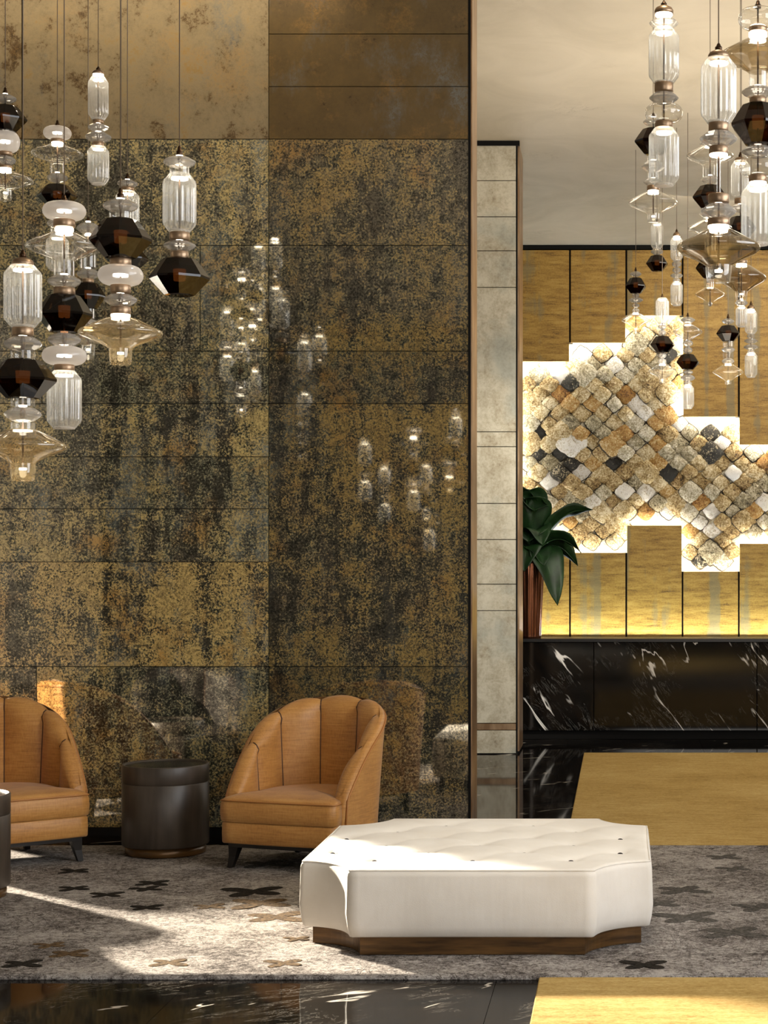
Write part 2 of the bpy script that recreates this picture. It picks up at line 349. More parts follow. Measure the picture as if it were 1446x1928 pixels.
thin_glass('smoke_glass', (0.62, 0.55, 0.43), 0.6, 0.07, 0.05, (0.6, 0.5, 0.34))
thin_glass('brown_glass', (0.10, 0.045, 0.018), 0.45, 0.03, 0.0)
def crystal():
    t = NT('crystal'); g = t.n('BsdfGlass'); g.inputs['IOR'].default_value = 1.5; g.inputs['Roughness'].default_value = 0.0
    g.inputs['Color'].default_value = (1, .98, .95, 1)
    d = t.n('BsdfDiffuse'); d.inputs[0].default_value = (.95, .93, .9, 1); tr = t.n('BsdfTranslucent'); tr.inputs[0].default_value = (.95, .93, .9, 1)
    lw = t.n('LayerWeight'); lw.inputs[0].default_value = 0.5
    thin = t.shmix(t.math('MULTIPLY_ADD', t.math('POWER', lw.outputs['Facing'], 2.0), .8, .12, clamp=True), t.transp((.97, .96, .94)), t.glossy((1, 1, 1), .01))
    sh = t.shmix(0.55, g.outputs[0], t.shmix(.42, thin, t.shmix(.5, d.outputs[0], tr.outputs[0])))
    M['crystal'] = t.done(sh)
crystal()
def emit(name, col, s):
    t = NT(name); e = t.n('Emission'); e.inputs[0].default_value = (*col, 1); e.inputs[1].default_value = s; M[name] = t.done(e.outputs[0])
emit('led_white', (1.0, 0.88, 0.68), 14.0)
emit('led_soft', (1.0, 0.90, 0.76), 7.0)
emit('led_core', (1.0, 0.55, 0.22), 0.55)
emit('led_strip', (1.0, 0.95, 0.80), 60.0)
emit('led_uplight', (0.90, 1.0, 1.05), 95.0)
simple('collar_metal', (0.34, 0.235, 0.15), 0.38, 0.8)

def leaf_mat():
    t = NT('leaf_green'); n = t.noise(t.pos(), 12, 4)
    M['leaf_green'] = t.done(t.pbsdf(Base_Color=t.ramp(n, [(0.3, (0.005, 0.017, 0.005)), (0.7, (0.012, 0.042, 0.010))]), Roughness=0.48, Specular_IOR_Level=0.3))
leaf_mat()
simple('leaf_rib', (0.035, 0.09, 0.03), 0.4)
def copper():
    t = NT('copper_vase'); n = t.noise(t.pos(kind='Object', scale=(1, 1, .1)), 20, 4)
    M['copper_vase'] = t.done(t.pbsdf(Base_Color=t.ramp(n, [(0.35, (0.10, 0.035, 0.018)), (0.65, (0.38, 0.15, 0.075))]), Roughness=0.24, Metallic=0.85))
copper()

# ------------------------------------------------------------------ mesh helpers
def mesh(name, verts, faces, m, smooth=False):
    me = bpy.data.meshes.new(name); me.from_pydata([tuple(v) for v in verts], [], faces); me.update()
    if smooth: me.polygons.foreach_set('use_smooth', [True] * len(me.polygons))
    if m: me.materials.append(M[m] if isinstance(m, str) else m)
    return me
def link(name, me, parent=None, loc=(0, 0, 0)):
    o = bpy.data.objects.new(name, me); COL.objects.link(o); o.location = loc
    if parent is not None: o.parent = parent
    return o
def tag(o, label=None, cat=None, group=None, kind=None):
    for k, v in (('label', label), ('category', cat), ('group', group), ('kind', kind)):
        if v: o[k] = v
    return o
def thing(name, label, cat, loc=(0, 0, 0), rz=0.0, group=None):
    o = bpy.data.objects.new(name, None); COL.objects.link(o); o.location = loc; o.rotation_euler = (0, 0, rz)
    o.empty_display_size = 0.1
    return tag(o, label, cat, group)
def box_geo(x0, x1, y0, y1, z0, z1, b=0.0):
    """box with chamfered edges when b > 0"""
    if b <= 0:
        v = [(x, y, z) for z in (z0, z1) for y in (y0, y1) for x in (x0, x1)]
        f = [(0, 2, 3, 1), (4, 5, 7, 6), (0, 1, 5, 4), (2, 6, 7, 3), (0, 4, 6, 2), (1, 3, 7, 5)]
        return v, f
    v, f = [], []
    X, Y, Z = (x0, x1), (y0, y1), (z0, z1)
    idx = {}
    for i in (0, 1):
        for j in (0, 1):
            for k in (0, 1):
                sx, sy, sz = (1 if i == 0 else -1), (1 if j == 0 else -1), (1 if k == 0 else -1)
                for a in range(3):
                    p = [X[i] + sx * b, Y[j] + sy * b, Z[k] + sz * b]
                    p[a] = (X[i], Y[j], Z[k])[a]
                    idx[(i, j, k, a)] = len(v); v.append(tuple(p))
    def quad(l):
        c = sum((Vector(v[i]) for i in l), Vector()) / len(l)
        n = (Vector(v[l[1]]) - Vector(v[l[0]])).cross(Vector(v[l[2]]) - Vector(v[l[0]]))
        m = Vector(((x0 + x1) / 2, (y0 + y1) / 2, (z0 + z1) / 2))
        f.append(tuple(l) if n.dot(c - m) > 0 else tuple(reversed(l)))
    for s in (0, 1):
        quad([idx[(s, 0, 0, 0)], idx[(s, 1, 0, 0)], idx[(s, 1, 1, 0)], idx[(s, 0, 1, 0)]])
        quad([idx[(0, s, 0, 1)], idx[(1, s, 0, 1)], idx[(1, s, 1, 1)], idx[(0, s, 1, 1)]])
        quad([idx[(0, 0, s, 2)], idx[(1, 0, s, 2)], idx[(1, 1, s, 2)], idx[(0, 1, s, 2)]])
    for p in (0, 1):
        for q in (0, 1):
            quad([idx[(p, q, 0, 0)], idx[(p, q, 1, 0)], idx[(p, q, 1, 1)], idx[(p, q, 0, 1)]])
            quad([idx[(p, 0, q, 0)], idx[(p, 1, q, 0)], idx[(p, 1, q, 2)], idx[(p, 0, q, 2)]])
            quad([idx[(0, p, q, 1)], idx[(1, p, q, 1)], idx[(1, p, q, 2)], idx[(0, p, q, 2)]])
            for r in (0, 1):
                quad([idx[(p, q, r, 0)], idx[(p, q, r, 1)], idx[(p, q, r, 2)]])
    return v, f
def join(*geos):
    V, Fc = [], []
    for v, f in geos:
        o = len(V); V += list(v); Fc += [tuple(i + o for i in q) for q in f]
    return V, Fc
def box(name, x0, x1, y0, y1, z0, z1, m, parent=None, b=0.0, centred=True):
    """box whose origin is its own centre"""
    c = Vector(((x0 + x1) / 2, (y0 + y1) / 2, (z0 + z1) / 2)) if centred else Vector()
    v, f = box_geo(x0 - c.x, x1 - c.x, y0 - c.y, y1 - c.y, z0 - c.z, z1 - c.z, b)
    return link(name, mesh(name, v, f, m), parent, c)
def struct(o): return tag(o, kind='structure')
def lathe_geo(prof, n=32, rib=None, cap0=True, cap1=True, rot=0.0):
    v, f = [], []
    for k, (r, z) in enumerate(prof):
        for i in range(n):
            a = rot + 2 * math.pi * i / n
            rr = r * (rib(a, k, i) if rib else 1.0)
            v.append((rr * math.cos(a), rr * math.sin(a), z))
    for k in range(len(prof) - 1):
        for i in range(n):
            j = (i + 1) % n
            f.append((k * n + i, k * n + j, (k + 1) * n + j, (k + 1) * n + i))
    if prof[-1][1] < prof[0][1]: f = [tuple(reversed(q)) for q in f]
    up = prof[-1][1] > prof[0][1]
    if cap0: q = tuple(range(n)); f.append(tuple(reversed(q)) if up else q)
    if cap1:
        q = tuple((len(prof) - 1) * n + i for i in range(n)); f.append(q if up else tuple(reversed(q)))
    return v, f
def tube_geo(pts, r, n=8, caps=True):
    v, f = [], []; pts = [Vector(p) for p in pts]
    rad = r if isinstance(r, (list, tuple)) else [r] * len(pts)
    for k, p in enumerate(pts):
        d = (pts[min(k + 1, len(pts) - 1)] - pts[max(k - 1, 0)]).normalized()
        a = Vector((0, 0, 1)) if abs(d.z) < 0.9 else Vector((1, 0, 0))
        u = d.cross(a).normalized(); w_ = u.cross(d)
        for i in range(n):
            t = 2 * math.pi * i / n
            v.append(p + u * (rad[k] * math.cos(t)) + w_ * (rad[k] * math.sin(t)))
    for k in range(len(pts) - 1):
        for i in range(n):
            j = (i + 1) % n; f.append((k * n + i, (k + 1) * n + i, (k + 1) * n + j, k * n + j))
    if caps: f.append(tuple(range(n))); f.append(tuple((len(pts) - 1) * n + i for i in reversed(range(n))))
    return v, f
def smooth(a, b, x):
    t = max(0.0, min(1.0, (x - a) / (b - a))); return t * t * (3 - 2 * t)
def vnoise(*a):
    s = math.sin(sum(x * k for x, k in zip(a, (12.9898, 78.233, 37.719)))) * 43758.5453
    return s - math.floor(s)

# ------------------------------------------------------------------ room shell
H = 5.22
XL, XR, YF, YB = -8.0, 5.0, -6.0, 20.64
floor = struct(box('floor', XL, XR, YF, YB + .3, -0.12, -0.03, 'black_trim', b=0))
gx = [-1.695 + 1.2 * k for k in range(-6, 7)]; gx = [XL] + [x for x in gx if XL < x < XR] + [XR]
gy = [YF + 1.48 * k for k in range(0, 19)]; gy = [y for y in gy if y < YB + .2] + [YB + .3]
for i in range(len(gx) - 1):
    for j in range(len(gy) - 1):
        box('slab', gx[i] + .001, gx[i + 1] - .001, gy[j] + .001, gy[j + 1] - .001, -0.03, 0.0, 'black_marble_floor', floor).parent = floor
for c in floor.children: c.location -= floor.location
ceiling = struct(box('ceiling', XL, XR, YF, YB + .3, H, H + .12, 'veined_plaster'))
struct(box('wall_right', XR, XR + .15, YF, YB + .3, 0, H, 'plaster'))
struct(box('wall_front', XL, XR, YF - .15, YF, 0, H, 'dark_plaster'))
# window wall at the far left, where the low sun comes in
W0, W1 = 10.9, 16.8
v, f = join(box_geo(XL - .2, XL, YF, W0, 0, H), box_geo(XL - .2, XL, W1, YB + .3, 0, H), box_geo(XL - .2, XL, W0, W1, 0, .12), box_geo(XL - .2, XL, W0, W1, 5.0, H))
struct(link('wall_left', mesh('wall_left', v, f, 'plaster')))
v, f = join(box_geo(XL - .14, XL - .06, W0, W0 + .06, .12, 5.0), box_geo(XL - .14, XL - .06, W1 - .06, W1, .12, 5.0),
            box_geo(XL - .14, XL - .06, W0, W1, .12, .18), box_geo(XL - .14, XL - .06, W0, W1, 4.94, 5.0))
struct(link('window_1', mesh('window_1', v, f, 'black_trim')))

# ------------------------------------------------------------------ gilded mirror wall on the left
DW = 10.80
SW = F / DW
def wx(x): return (x - PX) / SW
def wz(y): return EYE + (PY - y) / SW
GX0, GX1 = -4.15, wx(888)
wall_mid = struct(box('wall_middle', GX0, GX1 - .004, DW + .03, DW + .35, 0, H, 'black_trim'))
struct(box('baseboard_middle', GX0, GX1 - .006, DW + .012, DW + .03, 0, wz(1558) - .002, 'black_lacquer'))
struct(box('trim_1', GX1 - .004, GX1 + .004, DW - .004, DW + .35, 0, H, 'brushed_bronze'))
struct(box('trim_2', wx(882), GX1 - .004, DW - .006, DW + .03, 0, H, 'black_trim'))
def gpanel(x0, x1, y0, y1, m, tilt=0.0):
    a, b_ = max(wx(x0), GX0), wx(x1)
    o = box('panel', a + .0022, b_ - .0022, DW, DW + .028, wz(y1) + .0022, min(wz(y0), H) - .0022, m)
    o.parent = wall_mid; o.location -= wall_mid.location
    o.rotation_euler = (R(tilt), 0, R((rnd.random() - .5) * .16))
XLW = -220
rows = [
    (XLW, 41, -90, 262, 'gilded_top'), (41, 228, -90, 262, 'gilded_top'), (228, 506, -90, 262, 'gilded_top'),
    (XLW, 506, 262, 462, 'gilded_low'), (XLW, 377, 462, 661, 'gilded_low'), (377, 506, 462, 661, 'gilded_low'),
    (XLW, 79, 661, 760, 'gilded_low'), (79, 506, 661, 760, 'gilded_low'), (XLW, 506, 760, 860, 'gilded_low'),
    (XLW, 506, 860, 958, 'gilded_low'), (XLW, 506, 958, 1058, 'gilded_low'), (XLW, 506, 1058, 1255, 'gilded_gold'),
    (XLW, 69, 1255, 1558, 'gilded_gold'), (69, 506, 1255, 1558, 'gilded_low'),
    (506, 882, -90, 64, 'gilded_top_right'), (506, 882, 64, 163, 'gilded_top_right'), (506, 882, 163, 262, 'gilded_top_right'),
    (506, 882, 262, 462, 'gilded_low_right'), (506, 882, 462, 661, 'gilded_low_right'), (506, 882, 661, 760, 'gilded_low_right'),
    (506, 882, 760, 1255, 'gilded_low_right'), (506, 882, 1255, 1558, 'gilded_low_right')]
for r_ in rows: gpanel(*r_)

# ------------------------------------------------------------------ pillar
DP = 15.37; SP = F / DP
def px_(x): return (x - PX) / SP
def pz(y): return EYE + (PY - y) / SP
PX1 = px_(974)
pillar = struct(box('pillar', PX1 - 1.0, PX1, DP + .02, DP + .63, 0, H, 'black_trim'))
pj = [272, 340, 408, 472, 541, 813, 841, 948, 1016, 1100, 1150, 1362, 1375, 1419]
for a, b_ in zip(pj[:-1], pj[1:]):
    o = box('panel', PX1 - .99, px_(971), DP, DP + .018, pz(b_) + .003, pz(a) - .003, 'brushed_bronze' if b_ - a < 15 else 'silvered_stone', None, .002)
    o.parent = pillar; o.location -= pillar.location
struct(box('trim_3', PX1, PX1 + .014, DP + .05, DP + .60, 0.02, H - .02, 'brushed_bronze'))
struct(box('trim_4', PX1 - 1.0, PX1 + .02, DP - .012, DP + .012, H - .042, H - .001, 'black_trim'))

# ------------------------------------------------------------------ back wall: gold panels round the mosaic
DB = 20.64; SB = F / DB
def bx(x): return (x - PX) / SB
def bz(y): return EYE + (PY - y) / SB
wall_back = struct(box('wall_back', XL, XR, YB, YB + .25, 0, H, 'black_trim'))
struct(box('trim_5', XL, XR, YB - .20, YB - .001, bz(475), H, 'black_trim'))
edges = [768, 871, 977, 1074, 1179, 1284, 1389, 1494, 1599, 1704, 1809]
tops = {2: 684, 3: 649, 4: 598, 5: 787, 6: 839, 7: 700, 8: 640}
bots = {2: 1007, 3: 1041, 4: 990, 5: 1076, 6: 1024, 7: 1050, 8: 1010}
PT = 0.035; PYF = YB - .20
panelling = struct(box('gold_panelling', bx(edges[0]), bx(edges[-1]), YB - .199, YB - .16, .02, .5, 'black_trim'))  # hidden base carrying the gold panels, joint blockers and light strips
def bpanel(i, y0, y1):
    o = box('panel', bx(edges[i] + 1.6), bx(edges[i + 1] - 1.6), PYF, PYF + PT, bz(y1), bz(y0), 'gold_weave', None, .004)
    o.parent = panelling; o.location -= panelling.location; return o
def strip(x0, x1, z0, z1):
    o = box('light_strip', x0, x1, PYF + PT + .012, PYF + PT + .03, z0, z1, 'led_strip')
    o.parent = panelling; o.location -= panelling.location
for i in range(len(edges) - 1):
    if i in tops:
        bpanel(i, 476.5, tops[i]); bpanel(i, bots[i], 1330)
        a, b_ = bx(edges[i]) + .03, bx(edges[i + 1]) - .03
        strip(a, b_, bz(tops[i]) + .03, bz(tops[i]) + .045)
        strip(a, b_, bz(bots[i]) - .045, bz(bots[i]) - .03)
    else: bpanel(i, 476.5, 1330)
for i in range(1, len(edges) - 1):                     # dark blockers added to stop strip light leaking through panel joints
    for d_, top in ((tops, True), (bots, False)):
        y0 = min(d_.get(i - 1, 2000 if top else 0), d_.get(i, 2000 if top else 0)) if top else max(d_.get(i - 1, 0), d_.get(i, 0))
        z0, z1 = (bz(min(y0, 1330)), bz(470)) if top else (bz(1330), bz(y0 if y0 else 1000))
        o = box('joint_blocker', bx(edges[i]) - .028, bx(edges[i]) + .028, PYF + PT + .001, YB - .014, z0 + .004, z1, 'black_trim'); o.parent = panelling; o.location -= panelling.location
for i in range(2, 8):                                  # strips up the stepped sides
    e = bx(edges[i + 1]) if i + 1 < len(edges) else 0
    for d_, up in ((tops, True), (bots, False)):
        y0, y1 = d_[i], d_[i + 1]
        if abs(y0 - y1) < 12: continue
        left_panel = (y0 > y1) if up else (y0 < y1)     # which column's panel reaches further
        zz = sorted((bz(y0), bz(y1)))
        if left_panel: strip(e - .045, e - .03, zz[0] + .03, zz[1] - .01)
        else: strip(e + .03, e + .045, zz[0] + .03, zz[1] - .01)
zz = (bz(1007), bz(684)); strip(bx(977) - .045 + .03, bx(977) - .03 + .03, zz[0], zz[1])

mural = thing('mosaic_mural', 'backlit mural of crusted gold, white and black diamond tiles behind reception', 'artwork', (bx(1290), YB - .012, bz(850)))
mloc = mural.location
o = box('backing', bx(960), bx(1820), YB - .012, YB - .002, bz(1110), bz(585), 'cream_ground'); o.parent = mural; o.location -= mloc
def tile_mesh(m, seed):
    rr = random.Random(seed); N = 20; v = []; f = []
    rings = ((1.0, 0.0), (0.985, -.006), (0.90, -.018), (0.62, -.026), (0.30, -.030))
    wob = [1 + (rr.random() - .5) * .10 for _ in range(N)]
    for s, y in rings:
        for k in range(N):
            a = 2 * math.pi * k / N; c, s_ = math.cos(a), math.sin(a)
            q = (abs(c) ** 1.28 + abs(s_) ** 1.28) ** (-1 / 1.28)
            w_ = q * wob[k] * s
            v.append((.121 * w_ * c, y + (rr.random() - .5) * .009 * (s < .95), .112 * w_ * s_))
    v.append((0, -.031, 0))
    for r_ in range(len(rings) - 1):
        for k in range(N):
            j = (k + 1) % N; f.append((r_ * N + k, r_ * N + j, (r_ + 1) * N + j, (r_ + 1) * N + k))
    for k in range(N): f.append(((len(rings) - 1) * N + k, (len(rings) - 1) * N + (k + 1) % N, len(v) - 1))
    me = mesh('tile', v, f, m, True)
    if seed % 7 != 3 and seed % 2 == 0 or m == 'black_crust':
        me.materials.append(M['dark_joint'])
        for q in me.polygons[:2 * N]: q.material_index = 1
    return me
TM = {k: [tile_mesh(k, s * 5 + 1) for s in range(6)] for k in ('gold_crust', 'amber_crust', 'grey_crust', 'white_quartz', 'black_crust')}
special = {}
for (sx, sy), k in {(1007, 845): 'black_crust', (1008, 852): 'black_crust', (1014, 820): 'black_crust', (1288, 848): 'black_crust', (1259, 903): 'black_crust', (1340, 855): 'black_crust',
                    (1335, 820): 'black_crust', (1310, 858): 'black_crust', (1309, 937): 'black_crust', (1340, 1020): 'black_crust', (1340, 1052): 'black_crust', (1310, 1055): 'black_crust',
                    (1040, 712): 'white_quartz', (1038, 908): 'white_quartz', (1262, 832): 'white_quartz', (1268, 935): 'white_quartz', (1135, 912): 'white_quartz', (1371, 913): 'white_quartz', (1120, 860): 'white_quartz',
                    (1202, 752): 'white_quartz', (1228, 785): 'white_quartz', (1262, 970): 'white_quartz', (1155, 680): 'white_quartz', (1130, 1010): 'white_quartz', (1075, 845): 'white_quartz', (1335, 955): 'white_quartz'}.items():
    special[(sx, sy)] = k
TW, TH = 40.5, 37.0
nt_ = 0
for row in range(-1, 30):
    for c_ in range(0, 22):
        x = 974 + c_ * TW + (TW / 2 if row % 2 else 0); y = 594 + row * TH / 2
        col = None
        for i in range(2, 9):
            if edges[i] - 2 <= x < edges[i + 1]: col = i
        if col is None or x > 1640: continue
        t0, b0 = tops[col] + 13, bots[col] - 11
        if not (t0 <= y <= b0): continue
        near = [(abs(x - sx) + abs(y - sy), k) for (sx, sy), k in special.items()]
        dmin, kmin = min(near)
        if dmin < 15: k = kmin
        else:
            q = rnd.random()
            k = 'gold_crust' if q < .46 else 'grey_crust' if q < .72 else 'amber_crust' if q < .86 else 'white_quartz' if q < .97 else 'black_crust'
        me = rnd.choice(TM[k])
        o = link('tile', me, mural, Vector((bx(x + rnd.uniform(-2, 2)), YB - .013 - rnd.random() * .012, bz(y + rnd.uniform(-2, 2)))) - mloc)
        s = rnd.choice((.90, .97, 1.0, 1.04, 1.10))
        if rnd.random() < .14 and y - t0 > 14 and b0 - y > 14: s *= 1.45; o.location.y -= .012
        o.scale = (s * rnd.uniform(.94, 1.06), rnd.uniform(.7, 1.6), s)
        o.rotation_euler = (rnd.uniform(-.08, .08), rnd.uniform(-.16, .16), rnd.uniform(-.08, .08)); nt_ += 1

# ------------------------------------------------------------------ reception desk
DD = 16.6; SD = F / DD
dz = lambda y: EYE + (PY - y) / SD
dx = lambda x: (x - PX) / SD
DT = dz(1205)
desk = thing('reception_desk', 'long black marble reception desk with white veins below the gold panels', 'desk', (0.6, DD, 0))
dl = desk.location
for a, b_ in ((-1.75, dx(1118)), (dx(1118), dx(1118) + 1.5), (dx(1118) + 1.5, 3.4)):
    o = box('front_slab', a + .002, b_ - .002, DD, DD + .03, .085, DT - .02, 'black_marble_desk', None, .003); o.parent = desk; o.location -= dl
for nm, g, m in (('ledge', (-1.77, 3.42, DD - .015, DD + .42, DT - .02, DT + .012), 'black_lacquer'), ('body', (-1.74, 3.39, DD + .03, DD + .40, .085, DT - .02), 'black_trim'),
                 ('plinth', (-1.74, 3.39, DD + .04, DD + .40, 0, .085), 'black_trim')):
    o = box(nm, *g, m, None, .003); o.parent = desk; o.location -= dl
back_counter = thing('back_counter', 'low black counter with uplight strip along the gold panels behind the desk', 'counter', (.8, PYF - .12, 0)); bl_ = back_counter.location
for nm, g, m in (('body', (-1.9, 3.4, PYF - .62, PYF - .012, 0, .60), 'black_lacquer'), ('shade_rail', (-1.9, 3.4, PYF - .05, PYF - .040, .60, .762), 'black_lacquer'), ('light_strip', (-1.88, 3.38, PYF - .17, PYF - .12, .645, .66), 'led_uplight')):  # unseen rail added to shade the foot of the panels
    o = box(nm, *g, m); o.parent = back_counter; o.location -= bl_

# vase and plant on the desk
VX, VY = dx(1000) - .03, DD + .20
vase = thing('vase', 'tall fluted copper vase at the left end of the marble desk', 'vase', (VX, VY, DT + .012))
prof = [(.105, 0), (.108, .02), (.118, .25), (.132, .55), (.142, .69), (.140, .705), (.128, .70), (.12, .45), (.1, .1)]
g = lathe_geo(prof, 96, lambda a, k, i: 1 + (.055 * abs(math.sin(a * 9)) if k < 6 else 0), True, True)
link('body', mesh('body', *g, 'copper_vase', True), vase)
g = lathe_geo([(.128, .708), (.146, .700), (.149, .712), (.146, .722), (.128, .716)], 48, None, False, False)
link('rim', mesh('rim', *g, 'copper_vase', True), vase)
plant = thing('leafy_plant', 'dark green plant with broad drooping leaves in the copper vase', 'plant', (VX, VY, DT + .52))
def leaf(az, rise, reach, droop, width, tw=0.0, s0=.0):
    """blade along a rising then drooping midrib; az turns it about the vase, reach is its horizontal run"""
    n, mcol = 16, 6; V, Fc = [], []; dirv = Vector((math.cos(az), math.sin(az), 0)); side = Vector((-math.sin(az), math.cos(az), 0))
    mid = []
    for k in range(n + 1):
        t = k / n
        p = dirv * (reach * (t ** 1.05)) + Vector((0, 0, .20 + rise * math.sin(min(t * 1.25, 1) * math.pi / 2) - droop * t ** 2.2))
        mid.append(p)
    for k in range(n + 1):
        t = k / n
        tt = max(0, (t - .22) / .78)
        wd = width * (math.sin(math.pi * tt ** .72) ** .8 if 0 < tt < 1 else 0) + .006 * (1 - t)
        d = (mid[min(k + 1, n)] - mid[max(k - 1, 0)]).normalized(); up = side.cross(d).normalized()
        sd = side * math.cos(tw * t) + up * math.sin(tw * t)
        nn = sd.cross(d)
        for j in range(mcol + 1):
            q = j / mcol * 2 - 1
            V.append(mid[k] + sd * (q * wd) + nn * (-abs(q) * wd * .38 + .012 * math.sin(t * 17 + q * 2) * abs(q)))
    for k in range(n):
        for j in range(mcol):
            a = k * (mcol + 1) + j; Fc.append((a, a + 1, a + mcol + 2, a + mcol + 1))
    o = link('leaf', mesh('leaf', V, Fc, 'leaf_green', True), plant)
    md = o.modifiers.new('thickness', 'SOLIDIFY'); md.thickness = .003
    g = tube_geo([p + Vector((0, 0, .002)) for p in mid], [.007 * (1 - .8 * k / n) for k in range(n + 1)], 6)
    link('midrib', mesh('midrib', *g, 'leaf_rib', True), o)
for az, rise, reach, droop, width, tw in (
        (R(-8), .46, .60, -.02, .10, .9), (R(-20), .30, .52, .22, .12, .8), (R(-40), .22, .36, .62, .17, -.5), (R(10), .26, .46, .30, .11, 1.0),
        (R(-82), .66, .10, .0, .17, .15), (R(-50), .60, .14, .03, .15, .3), (R(-88), .34, .22, .16, .2, .1), (R(-70), .52, .18, .05, .20, .2), (R(-100), .58, .16, .0, .21, .3), (R(-60), .40, .28, .25, .15, -.2), (R(-140), .52, .30, .1, .14, -.6),
        (R(170), .44, .40, .15, .13, .6), (R(80), .5, .3, .1, .14, .2), (R(-95), .26, .30, .35, .16, .1), (R(-30), .55, .2, .02, .12, .5), (R(-55), .16, .26, .2, .14, .0)):
    leaf(az, rise, reach, droop, width, tw)

# ------------------------------------------------------------------ carpets
RZ = .018
RY0, RY1 = F * EYE / (1845 - PY), F * (EYE) / (1596 - PY)
rug = thing('patterned_rug', 'wide grey shaggy rug with scattered star motifs under the white ottoman', 'rug', (-.8, (RY0 + RY1) / 2, 0))
rl = rug.location
nx, ny = 170, 66; V, Fc = [], []
RX0, RX1 = -4.6, 3.4
for j in range(ny + 1):
    for i in range(nx + 1):
        x, y = RX0 + (RX1 - RX0) * i / nx, RY0 + (RY1 - RY0) * j / ny
        ed = 0 < i < nx and 0 < j < ny
        z = RZ + (.0025 * (vnoise(i, j) - .5) if ed else -.004)
        if not ed: x += .006 * (vnoise(i, j, 3) - .5); y += .006 * (vnoise(j, i, 5) - .5)
        V.append((x - rl.x, y - rl.y, z))
for j in range(ny):
    for i in range(nx):
        a = j * (nx + 1) + i; Fc.append((a, a + 1, a + nx + 2, a + nx + 1))
per = [i for i in range(nx + 1)] + [j * (nx + 1) + nx for j in range(1, ny + 1)] + [ny * (nx + 1) + i for i in range(nx - 1, -1, -1)] + [j * (nx + 1) for j in range(ny - 1, 0, -1)]
b0 = len(V)
for p in per: V.append((V[p][0], V[p][1], 0.001))
for k in range(len(per)):
    k2 = (k + 1) % len(per); Fc.append((per[k], b0 + k, b0 + k2, per[k2]))
link('pile', mesh('pile', V, Fc, 'grey_pile', True), rug)
def motif(x, y, wpx, m, rot=0.0, asp=1.0):
    d = F * (EYE - RZ) / (y - PY); s = F / d; rad = wpx / s / 2
    V = []; N = 40
    for k in range(N):
        a = 2 * math.pi * k / N
        lobe = abs(math.cos(2 * (a - math.pi / 4))) ** 1.6
        q = .30 + .70 * lobe if True else 1
        jit = 1 + .12 * math.sin(3 * a + x)
        V.append((rad * q * jit * math.cos(a + rot) * 1.15, rad * asp * q * jit * math.sin(a + rot), .0018))
    V2 = [(a * 1.04, b * 1.04, .0) for a, b, c in V]
    me = mesh('motif', V + V2, [tuple(range(N))] + [(k, N + k, N + (k + 1) % N, (k + 1) % N) for k in range(N)], m)
    link('motif', me, rug, Vector(((x - PX) / s, d, RZ + .0005)) - rl)
for a in ((140, 1673, 62, 'black_pile', .3), (201, 1685, 66, 'black_pile', .2), (287, 1663, 66, 'black_pile', .1), (276, 1674, 60, 'black_pile', .5), (276, 1709, 64, 'black_pile', .2), (395, 1707, 62, 'brown_pile', .3),
          (478, 1679, 118, 'black_pile', .25), (492, 1701, 118, 'brown_pile', .2), (520, 1727, 118, 'brown_pile', .2), (95, 1780, 60, 'brown_pile', .4), (130, 1796, 78, 'brown_pile', .2), (318, 1813, 76, 'brown_pile', .15),
          (535, 1814, 76, 'brown_pile', .25), (42, 1815, 80, 'black_pile', .2), (500, 1627, 90, 'charcoal_pile', .3), (1240, 1702, 84, 'charcoal_pile', .1), (1294, 1728, 124, 'charcoal_pile', .15),
          (1380, 1756, 124, 'charcoal_pile', .1), (1213, 1817, 92, 'black_pile', .05), (1285, 1676, 100, 'charcoal_pile', .2), (1428, 1708, 90, 'charcoal_pile', .3), (1383, 1636, 60, 'charcoal_pile', .4), (1362, 1614, 66, 'charcoal_pile', .2), (560, 1768, 50, 'brown_pile', .3), (140, 1640, 60, 'black_pile', .2)):
    motif(*a)

EX = -.3275
def carpet(label, x0, x1, y0, y1):
    g = box_geo(x0, x1, y0, y1, .001, .014, .004)
    o = link('gold_carpet', mesh('gold_carpet', *g, 'gold_carpet_pile')); return tag(o, label, 'carpet', 'gold carpets')
carpet('gold carpet runner lying between the grey rug and the black marble desk', EX, 2.9, RY1 + .012, 15.37)
carpet('gold carpet in front of the grey rug, at the bottom edge', EX, 2.9, 3.2, RY0 - .012)

# ------------------------------------------------------------------ ottoman
OXC, OYC, OH = -.620, 8.165, .363
OW = .745; CUT = .235
def outline(hw, cut, n_side=16, n_arc=14):
    """square with scooped-out corners, counter-clockwise from the front left"""
    pts = []
    for q in range(4):
        ang = q * math.pi / 2; ca, sa = math.cos(ang), math.sin(ang)
        loc = []
        for i in range(n_side + 1):
            loc.append((-hw + cut + (2 * hw - 2 * cut) * i / n_side, -hw))
        cx, cy_ = hw + .06, -hw - .06
        a0 = math.atan2(-hw - cy_, hw - cut - cx); a1 = math.atan2(-hw + cut - cy_, hw - cx)
        rr = math.hypot(hw - cut - cx, -hw - cy_)
        for i in range(1, n_arc):
            t = i / n_arc; a = a0 + ((a1 - a0 + math.pi) % (2 * math.pi) - math.pi) * t
            loc.append((cx + rr * math.cos(a), cy_ + rr * math.sin(a)))
        pts += [(x * ca - y * sa, x * sa + y * ca) for x, y in loc]
    return pts
RT = RZ + .0025
ott = thing('tufted_ottoman', 'large white button-tufted ottoman with scooped corners on a brown plinth', 'ottoman', (OXC, OYC, RT))
buttons = []
for k in range(6):
    yy = 7.71 + .2 * k - OYC
    for xx in ((-.42, 0, .42) if k % 2 == 0 else (-.63, -.21, .21, .63)): buttons.append((xx - .02, yy))
